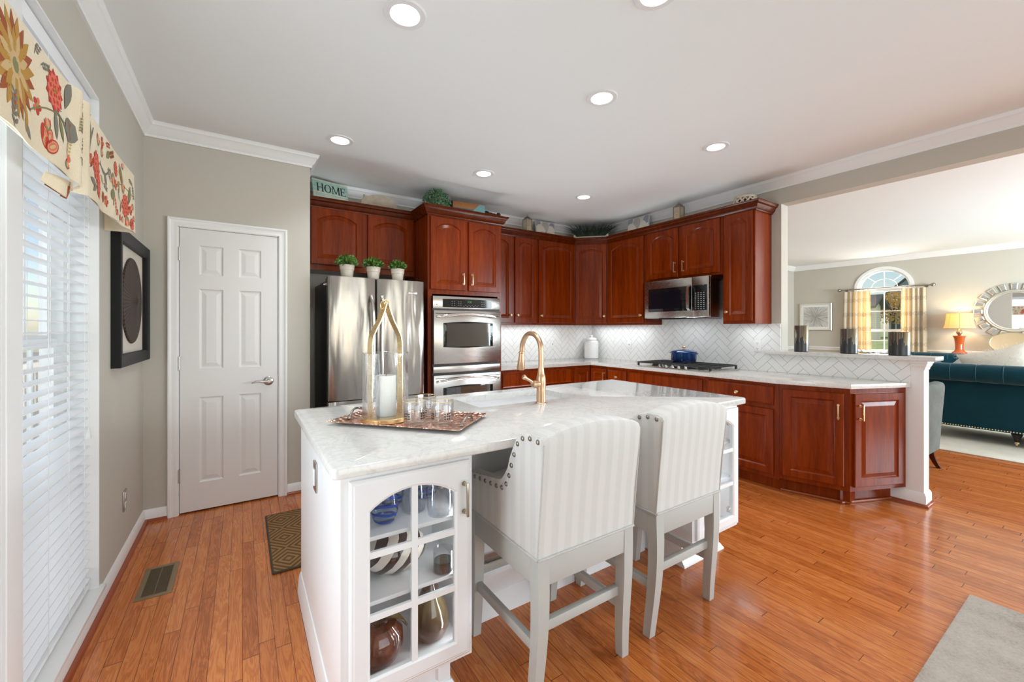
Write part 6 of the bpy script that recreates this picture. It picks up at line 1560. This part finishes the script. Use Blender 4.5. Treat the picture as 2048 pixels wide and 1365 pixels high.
# console, lamp, platter
cs = thing('console_table', 'white console table against the far living room wall', 'table', (10.36, 1.1, 0))
mb = MB(); mb.box(10.15, 10.575, 0.2, 2.0, 0.845, 0.880, 0.004); obj('tabletop', mb, M['cab'], cs, True)
mb = MB(); mb.box(10.17, 10.56, 0.23, 1.97, 0.76, 0.845); obj('apron', mb, M['cab'], cs, True)
for x in (10.19, 10.535):
    for y in (0.25, 1.95): mb = MB(); mb.box(x-0.02, x+0.02, y-0.02, y+0.02, 0, 0.76); obj('leg', mb, M['cab'], cs, True)
lp = thing('table_lamp', 'orange ceramic table lamp with a glowing cream shade', 'lamp', (10.36, 1.720, 0.8805))
mb = MB(); mb.lathe([(0.096, 0), (0.098, 0.018), (0.088, 0.042), (0.062, 0.064), (0.052, 0.10), (0.054, 0.20), (0.064, 0.280), (0.080, 0.318), (0.078, 0.326), (0.03, 0.332)], seg=36); obj('base', mb, plain('orange_glaze', S(198, 84, 26), 0.12, coat=0.6), lp)
mb = MB(); mb.lathe([(0.018, 0.332), (0.022, 0.344), (0.038, 0.368), (0.040, 0.388), (0.028, 0.410), (0.020, 0.436), (0.010, 0.444), (0.008, 0.47)], seg=24); obj('neck', mb, M['pewter'], lp)
g = G('lamp_shade_silk'); t = g.t; df = t.nodes.new('ShaderNodeBsdfDiffuse'); df.inputs[0].default_value = S(236, 224, 196); tl = t.nodes.new('ShaderNodeBsdfTranslucent'); tl.inputs[0].default_value = S(250, 224, 170); mx = t.nodes.new('ShaderNodeMixShader'); mx.inputs[0].default_value = 0.55
t.links.new(df.outputs[0], mx.inputs[1]); t.links.new(tl.outputs[0], mx.inputs[2]); t.links.new(mx.outputs[0], g.out.inputs[0])
mb = MB(); N = 8
mb.lathe([(0.158-0.0, 0.715), (0.160, 0.70), (0.164, 0.62), (0.176, 0.52), (0.196, 0.452), (0.194, 0.452), (0.174, 0.52), (0.162, 0.62), (0.158, 0.70), (0.156, 0.715)], seg=40, cap=False); sh = obj('shade', mb, g.mat, lp)
mb = MB()
for k in range(8):
    a = 2*pi*k/8+0.2; mb.tube([(r*cos(a), r*sin(a), z) for r, z in ((0.160, 0.715), (0.162, 0.70), (0.166, 0.62), (0.178, 0.52), (0.198, 0.452))], 0.0018, 6)
for r, z in ((0.159, 0.715), (0.197, 0.452)): mb.tube([(r*cos(2*pi*k/40), r*sin(2*pi*k/40), z) for k in range(41)], 0.003, 6, cap=False)
obj('shade_trim', mb, plain('tan_trim', S(190, 168, 130), 0.8), sh)
mb = MB(); mb.lathe([(0.004, 0.47), (0.004, 0.728), (0.016, 0.736), (0.020, 0.744), (0.012, 0.750), (0.001, 0.752)], seg=18); obj('finial', mb, M['pewter'], lp)
mb = MB(); mb.sphere((0, 0, 0.56), (0.03, 0.03, 0.04), 16, 10); obj('bulb', mb, emit('bulb_glow', (1.0, 0.72, 0.36, 1), 14.0), lp)
pl = bpy.data.lights.new('table_lamp_bulb', 'POINT'); pl.energy = 12; pl.color = (1.0, 0.68, 0.32); pl.shadow_soft_size = 0.05
po_ = bpy.data.objects.new('table_lamp_bulb', pl); link(po_); po_.location = (10.36, 1.720, 0.88+0.64)
pt = thing('oval_platter', 'gold oval platter propped on a stand below the mirror', 'platter', (10.40, 1.135, 0.8805))
mb = MB(); el = lambda a, b, y: [(y, a*cos(2*pi*k/48), 0.215+b*sin(2*pi*k/48)) for k in range(48)]
mb.loft([el(0.13, 0.08, 0.008), el(0.245, 0.175, -0.012), el(0.247, 0.177, -0.016), el(0.18, 0.12, -0.004), el(0.001, 0.001, -0.002)], cap=True); o = obj('dish', mb, plain('champagne_gold_dish', (0.72, 0.54, 0.33, 1), 0.35, 0.6), pt); o.rotation_euler = (0, radians(10), 0); o.location = (-0.03, 0, 0)
mb = MB(); el2 = [(-0.016, 0.246*cos(2*pi*k/48), 0.215+0.176*sin(2*pi*k/48)) for k in range(49)]; mb.tube(el2, 0.004, 6, cap=False); obj('rim', mb, M['gold'], o)
mb = MB()
for y in (-0.06, 0.06): mb.tube([(-0.075, y, 0.06), (-0.07, y, 0.035), (-0.03, y, 0.035), (0.04, y, 0.005), (0.10, y, 0.005)], 0.005, 8); mb.tube([(-0.02, y, 0.035), (0.035, y, 0.25)], 0.005, 8)
obj('stand', mb, M['pewter'], pt)
# mirror
M['mirror'] = plain('mirror', (0.86, 0.87, 0.88, 1), 0.02, 1.0)
M['silver'] = plain('champagne_silver', (0.78, 0.74, 0.66, 1), 0.3, 0.8)
mi = thing('sunburst_mirror', 'round mirror ringed by small mirror tiles on the far wall', 'mirror', (XR, 1.135, 1.62))
def yzring(r, x, n=56): return [(x, r*cos(2*pi*k/n), r*sin(2*pi*k/n)) for k in range(n)]
mb = MB(); mb.loft([yzring(0.29, -0.012), yzring(0.292, -0.030), yzring(0.305, -0.036), yzring(0.318, -0.028), yzring(0.330, -0.034), yzring(0.343, -0.022), yzring(0.345, -0.002)], cap=False); obj('frame', mb, M['silver'], mi)
mb = MB(); mb.loft([yzring(0.294, -0.010), yzring(0.294, -0.015)]); obj('glass', mb, M['mirror'], mi)
for k in range(20):
    a = 2*pi*k/20+pi/2; M4 = Matrix.Translation((0, 0, 0)) @ Matrix.Rotation(a, 4, 'X')
    w0, w1 = 0.031, 0.040
    mb = MB(); P = lambda i, x: [(x, 0.354+i, -w0+i), (x, 0.455-i, -w1+i), (x, 0.455-i, w1-i), (x, 0.354+i, w0-i)]
    mb.loft([P(0, -0.004), P(0, -0.016), P(0.010, -0.022)]); mb.bm.transform(M4); o = obj('mirror_tile', mb, M['mirror'], mi, smooth=8)
    mb = MB()
    q = [(-0.016, 0.354, -w0), (-0.016, 0.455, -w1), (-0.016, 0.455, w1), (-0.016, 0.354, w0), (-0.016, 0.354, -w0)]
    for p0, p1 in zip(q, q[1:]): mb.tube([p0, p1], 0.005, 6)
    mb.bm.transform(M4); obj('tile_edge', mb, M['silver'], o)
# framed print
fp = thing('framed_print', 'silver-framed grey burst print on the living room wall', 'picture', (XR, 3.94, 1.59))
fy, fz = 0.305, 0.300
rg2 = lambda i, x: [(x, -fy+i, -fz+i), (x, fy-i, -fz+i), (x, fy-i, fz-i), (x, -fy+i, fz-i)]
mb = MB(); mb.loft([rg2(0, -0.001), rg2(0, -0.022), rg2(0.008, -0.028), rg2(0.030, -0.022), rg2(0.034, -0.010)], cap=False); obj('frame', mb, M['silver'], fp)
mb = MB(); mb.box(-0.012, -0.002, -fy+0.02, fy-0.02, -fz+0.02, fz-0.02); obj('mat_board', mb, plain('white_mat', S(232, 232, 230), 0.8), fp)
g = G('grey_burst_print'); x, y, z = g.xyz(); an = g.m('ARCTAN2', z, y); rd = g.m('SQRT', g.m('ADD', g.m('MULTIPLY', y, y), g.m('MULTIPLY', z, z)))
ns = g.noise(g.vec(g.m('MULTIPLY', g.m('COSINE', an), 9.0), g.m('MULTIPLY', g.m('SINE', an), 9.0), g.m('MULTIPLY', rd, 3.0)), 2.0, 4.0, 0.7)
f = g.m('ADD', ns, g.m('MULTIPLY', rd, 0.5)); g.p(col=g.ramp(f, [(0.42, S(112, 106, 96)), (0.58, S(186, 184, 178)), (0.75, S(214, 213, 208))]), rough=0.6)
mb = MB(); mb.box(-0.0135, -0.012, -fy+0.075, fy-0.075, -fz+0.080, fz-0.080); obj('print', mb, g.mat, fp)
# curtains
g = G('embroidered_curtain'); x, y, z = g.xyz(); t = g.t
cell = 0.145; ux = g.m('SUBTRACT', g.m('FRACT', g.m('DIVIDE', y, cell)), 0.5); uz = g.m('SUBTRACT', g.m('FRACT', g.m('DIVIDE', z, cell*2.0)), 0.5)
def ringd(cx, cy, r):
    a = g.m('SUBTRACT', ux, cx); b = g.m('MULTIPLY', g.m('SUBTRACT', uz, cy), 2.0); return g.m('ABSOLUTE', g.m('SUBTRACT', g.m('SQRT', g.m('ADD', g.m('MULTIPLY', a, a), g.m('MULTIPLY', b, b))), r))
d = g.m('MINIMUM', g.m('MINIMUM', ringd(0.22, 0.0, 0.24), ringd(-0.22, 0.0, 0.24)), g.m('MINIMUM', ringd(0.22, 0.0, 0.10), ringd(-0.22, 0.0, 0.10)))
line = g.m('MULTIPLY', g.m('LESS_THAN', d, 0.028), 0.5)
cc_ = g.mix(line, S(222, 214, 196), S(134, 126, 110))
df = t.nodes.new('ShaderNodeBsdfDiffuse'); t.links.new(cc_, df.inputs[0]); tl = t.nodes.new('ShaderNodeBsdfTranslucent'); t.links.new(g.mix(line, S(238, 214, 170), S(150, 126, 96)), tl.inputs[0]); mx = t.nodes.new('ShaderNodeMixShader'); mx.inputs[0].default_value = 0.38
t.links.new(df.outputs[0], mx.inputs[1]); t.links.new(tl.outputs[0], mx.inputs[2]); t.links.new(mx.outputs[0], g.out.inputs[0]); M['curtain'] = g.mat
def curtain(y0, y1, label, ph):
    o = thing('curtain', label, 'curtain', (10.50, (y0+y1)/2, 0.02)); W_ = y1-y0
    mb = MB(); mb.surf(lambda u, v: (0.032*sin(2*pi*5*u+ph)*(0.6+0.4*(1-v))+0.010*sin(13*u+5*v), (u-0.5)*W_*(1+0.10*(1-v)), 2.07*v), 90, 14, 0.003, (1, 0, 0)); obj('panel', mb, M['curtain'], o, smooth=60)
    for k in range(6):
        mb = MB(); yy = (k+0.5-3)*W_/6; mb.tube([(0.0+0.020*cos(2*pi*q/16), yy, 2.110+0.020*sin(2*pi*q/16)) for q in range(17)], 0.0025, 6, cap=False); mb.tube([(0, yy, 2.090), (0, yy, 2.055)], 0.002, 6); obj('ring_clip', mb, M['pewter'], o)
curtain(2.965, 3.400, 'sunlit embroidered curtain left of the arched window', 0.3)
curtain(2.160, 2.510, 'sunlit embroidered curtain right of the arched window', 1.1)
cr_ = thing('curtain_rod', 'pewter curtain rod with ball finials across the arched window', 'curtain rod', (10.5, 2.775, 2.132))
mb = MB(); mb.cyl((0, -0.66, 0), 0.011, (0, 1, 0), 1.32, 14); obj('rod', mb, M['pewter'], cr_)
for s_ in (-1, 1):
    mb = MB(); mb.cyl((0, s_*0.66, 0), 0.017, (0, s_, 0), 0.02, 14); mb.sphere((0, s_*0.705, 0), 0.034, 18, 12); obj('finial', mb, M['pewter'], cr_)
    mb = MB(); mb.tube([(0.0, s_*0.60, -0.010), (0.05, s_*0.60, -0.014), (0.098, s_*0.60, -0.014)], 0.007, 8); mb.cyl((0.093, s_*0.60, -0.014), 0.024, (1, 0, 0), 0.006, 16); obj('bracket', mb, M['pewter'], cr_)
# grey armchair whose back shows past the column
ac = thing('armchair', 'grey tweed armchair with curved dark wooden legs past the white column', 'chair', (5.27, 1.36, 0))
mb = MB(); rings = []
for k in range(25):
    u = min(1.0, k/18*0.93) if k < 19 else 0.93+0.07*(k-18)/6
    c_ = 0.0 if u < 0.90 else 1-sqrt(max(0.0, 1-((u-0.90)/0.10)**2))
    z = 0.19+0.635*u; hw2 = 0.275+0.036*u**1.5-0.05*c_; yb_ = -0.315-0.035*u+0.03*c_; th_ = 0.12-0.03*u-0.05*c_
    rings.append([(-hw2, yb_+0.02, z), (-hw2+0.03, yb_, z), (hw2-0.03, yb_, z), (hw2, yb_+0.02, z), (hw2, yb_+th_, z), (-hw2, yb_+th_, z)])
mb.loft(rings); obj('backrest', mb, M['chairgrey'], ac, smooth=50)
mb = MB(); mb.box(-0.275, 0.275, -0.22, 0.33, 0.19, 0.46, 0.03); obj('seat', mb, M['chairgrey'], ac)
for s_ in (-1, 1):
    mb = MB(); mb.box(s_*0.275-0.035, s_*0.275+0.035, -0.24, 0.30, 0.20, 0.60, 0.025); obj('arm', mb, M['chairgrey'], ac)
    for y, dy in ((-0.255, -0.055), (0.28, 0.02)):
        mb = MB(); rings = []
        for k in range(6):
            u = k/5; h = 0.024-0.008*u; yy = y+dy*u*u; xx = s_*(0.235+0.03*u*u); z = 0.20*(1-u); rings.append([(xx-h, yy-h, z), (xx+h, yy-h, z), (xx+h, yy+h, z), (xx-h, yy+h, z)])
        mb.loft(rings); obj('leg', mb, M['walnut'], ac)
# pale chair and throw under the arched window
wc = thing('slipcovered_chair', 'white slipcovered chair under the arched window, only its top showing', 'chair', (9.55, 2.80, 0))
mb = MB(); mb.box(-0.36, 0.30, -0.36, 0.36, 0.10, 0.44, 0.04); obj('seat', mb, M['fur'], wc)
mb = MB(); mb.box(0.20, 0.36, -0.36, 0.36, 0.10, 0.88, 0.05); obj('backrest', mb, M['fur'], wc)
for s_ in (-1, 1): mb = MB(); mb.box(-0.34, 0.30, s_*0.33-0.06, s_*0.33+0.06, 0.10, 0.62, 0.04); obj('arm', mb, M['fur'], wc)
for a in (-0.3, 0.3):
    for b in (-0.3, 0.3): mb = MB(); mb.box(a-0.02, a+0.02, b-0.02, b+0.02, 0, 0.11); obj('leg', mb, M['walnut'], wc)
mb = MB(); mb.surf(lambda u, v: (0.17+0.24*v+0.012*sin(u*31), -0.33+0.66*u, 0.895+0.020*sin(u*19+v*5)*sin(v*9+u*7)+0.012*sin(u*43)-0.16*max(0, abs(v-0.5)-0.38)), 50, 12, 0.004, (0, 0, 1))
o = obj('throw_blanket', mb, plain('white_knit', S(236, 236, 238), 0.9), loc=(9.55, 2.80, 0.012), smooth=60); tag(o, 'crumpled white throw over the chair under the arched window', 'blanket')

# ================================================================== OUTSIDE
g = G('lawn_grass'); n = g.noise(g.co(), 1.5, 6.0, 0.7); g.p(col=g.ramp(n, [(0.3, S(70, 110, 42)), (0.7, S(122, 154, 66))]), rough=0.95)
mb = MB(); mb.prism([(XR+WT+0.01, -0.62), (140, -0.62), (140, 0.70), (12.6, 0.70), (11.4, -0.45), (XR+WT+0.01, -0.5)], 'xz', -60, 90); struct('lawn', mb, g.mat)
mb = MB(); mb.box(-40, XL-WT-0.01, -30, 50, -0.72, -0.6); struct('ground', mb, plain('stone_yard', S(150, 150, 146), 0.9))
def siding(name, c1):
    g = G(name); z = g.xyz()[2]; fz_ = g.m('FRACT', g.m('DIVIDE', z, 0.12)); g.p(col=g.mix(g.m('LESS_THAN', fz_, 0.08), c1, (c1[0]*0.6, c1[1]*0.6, c1[2]*0.6, 1)), rough=0.7); g.bump(fz_, 0.4, 0.02); return g.mat
M['shingle'] = plain('grey_roof_shingle', S(92, 94, 100), 0.9)
def house(loc, wx, wy, h, roof_h, m, label, wins, ridge='y'):
    t = thing('house', label, 'house', loc, 0)
    mb = MB(); mb.box(-wx/2, wx/2, -wy/2, wy/2, 0, h); 
    if ridge == 'y': mb.prism([(-wx/2, h), (wx/2, h), (0, h+roof_h)], 'xz', -wy/2, wy/2)
    else: mb.prism([(-wy/2, h), (wy/2, h), (0, h+roof_h)], 'yz', -wx/2, wx/2)
    obj('wall', mb, m, t)
    mb = MB(); e = 0.35
    if ridge == 'y':
        for s_ in (-1, 1): mb.prism([(s_*(wx/2+e), h-e*2*roof_h/wx), (0, h+roof_h), (0, h+roof_h+0.15), (s_*(wx/2+e), h-e*2*roof_h/wx+0.15)], 'xz', -wy/2-e, wy/2+e)
    else:
        for s_ in (-1, 1): mb.prism([(s_*(wy/2+e), h-e*2*roof_h/wy), (0, h+roof_h), (0, h+roof_h+0.15), (s_*(wy/2+e), h-e*2*roof_h/wy+0.15)], 'yz', -wx/2-e, wx/2+e)
    obj('roof', mb, M['shingle'], t)
    for x, y, z, w, hh in wins:      # on an x face
        mb = MB(); mb.box(x-0.04, x+0.04, y-w/2-0.08, y+w/2+0.08, z-0.08, z+hh+0.08); f = obj('window', mb, M['trim'], t)
        mb = MB(); mb.box(x-0.05, x+0.05, y-w/2, y+w/2, z, z+hh); obj('pane', mb, plain('dark_pane', S(70, 84, 98), 0.1), f)
    return t
house((-11.0, 6.0, -0.6), 6, 16, 6.4, 2.2, siding('tan_siding', S(206, 190, 164)), 'tan sided house glimpsed through the blinds', [(3.0, -2.0+2.6*k, z, 1.0, 1.5) for k in range(3) for z in (1.2, 4.0)])
dk = thing('deck_railing', 'white deck railing glimpsed through the blinds', 'railing', (-2.6, 3.5, -0.6))
mb = MB(); mb.box(-0.03, 0.03, -4, 6, 1.35, 1.42); mb.box(-0.03, 0.03, -4, 6, 0.70, 0.76)
for k in range(80): mb.box(-0.018, 0.018, -4+0.125*k-0.018, -4+0.125*k+0.018, 0.74, 1.38)
obj('rail', mb, M['trim'], dk)
for y in (-3.9, -1.5, 1.0, 3.5, 5.9): mb = MB(); mb.box(-0.06, 0.06, y-0.06, y+0.06, 0, 1.5); obj('post', mb, M['trim'], dk)
house((30.9, 10.55, 0.69), 1.8, 4.1, 2.0, 0.5, siding('cream_siding', S(232, 222, 204)), 'cream house at the left of the view through the sash', [])
house((48.0, 9.5, 0.69), 6, 4.0, 3.6, 1.9, siding('pale_blue_siding', S(176, 200, 220)), 'pale blue house with grey gable roof behind the autumn tree', [(-3.0, 0.9, 0.5, 1.2, 1.2)], 'x')
tr_ = thing('autumn_tree', 'golden autumn tree on the lawn beyond the arched window', 'tree', (40.0, 9.95, 0.69))
mb = MB(); mb.tube([(0, 0, 0), (0.02, 0.03, 0.8), (0, 0, 1.6), (0.1, 0, 2.6)], [0.13, 0.11, 0.09, 0.05], 10)
for a in range(6): mb.tube([(0, 0, 1.3+0.1*a), (0.5*cos(a), 0.5*sin(a), 1.9+0.1*a), (0.9*cos(a), 0.9*sin(a), 2.3+0.15*a)], [0.05, 0.035, 0.015], 8)
obj('trunk', mb, plain('bark', S(84, 68, 56), 0.9), tr_)
mb = MB(); leaves(mb, (0, 0, 2.15), (1.0, 1.05, 1.25), 1900, 0.16, 31, shell=0.2); obj('crown', mb, leafmat('golden_leaf', S(214, 164, 70), S(246, 220, 150)), tr_, smooth=0)
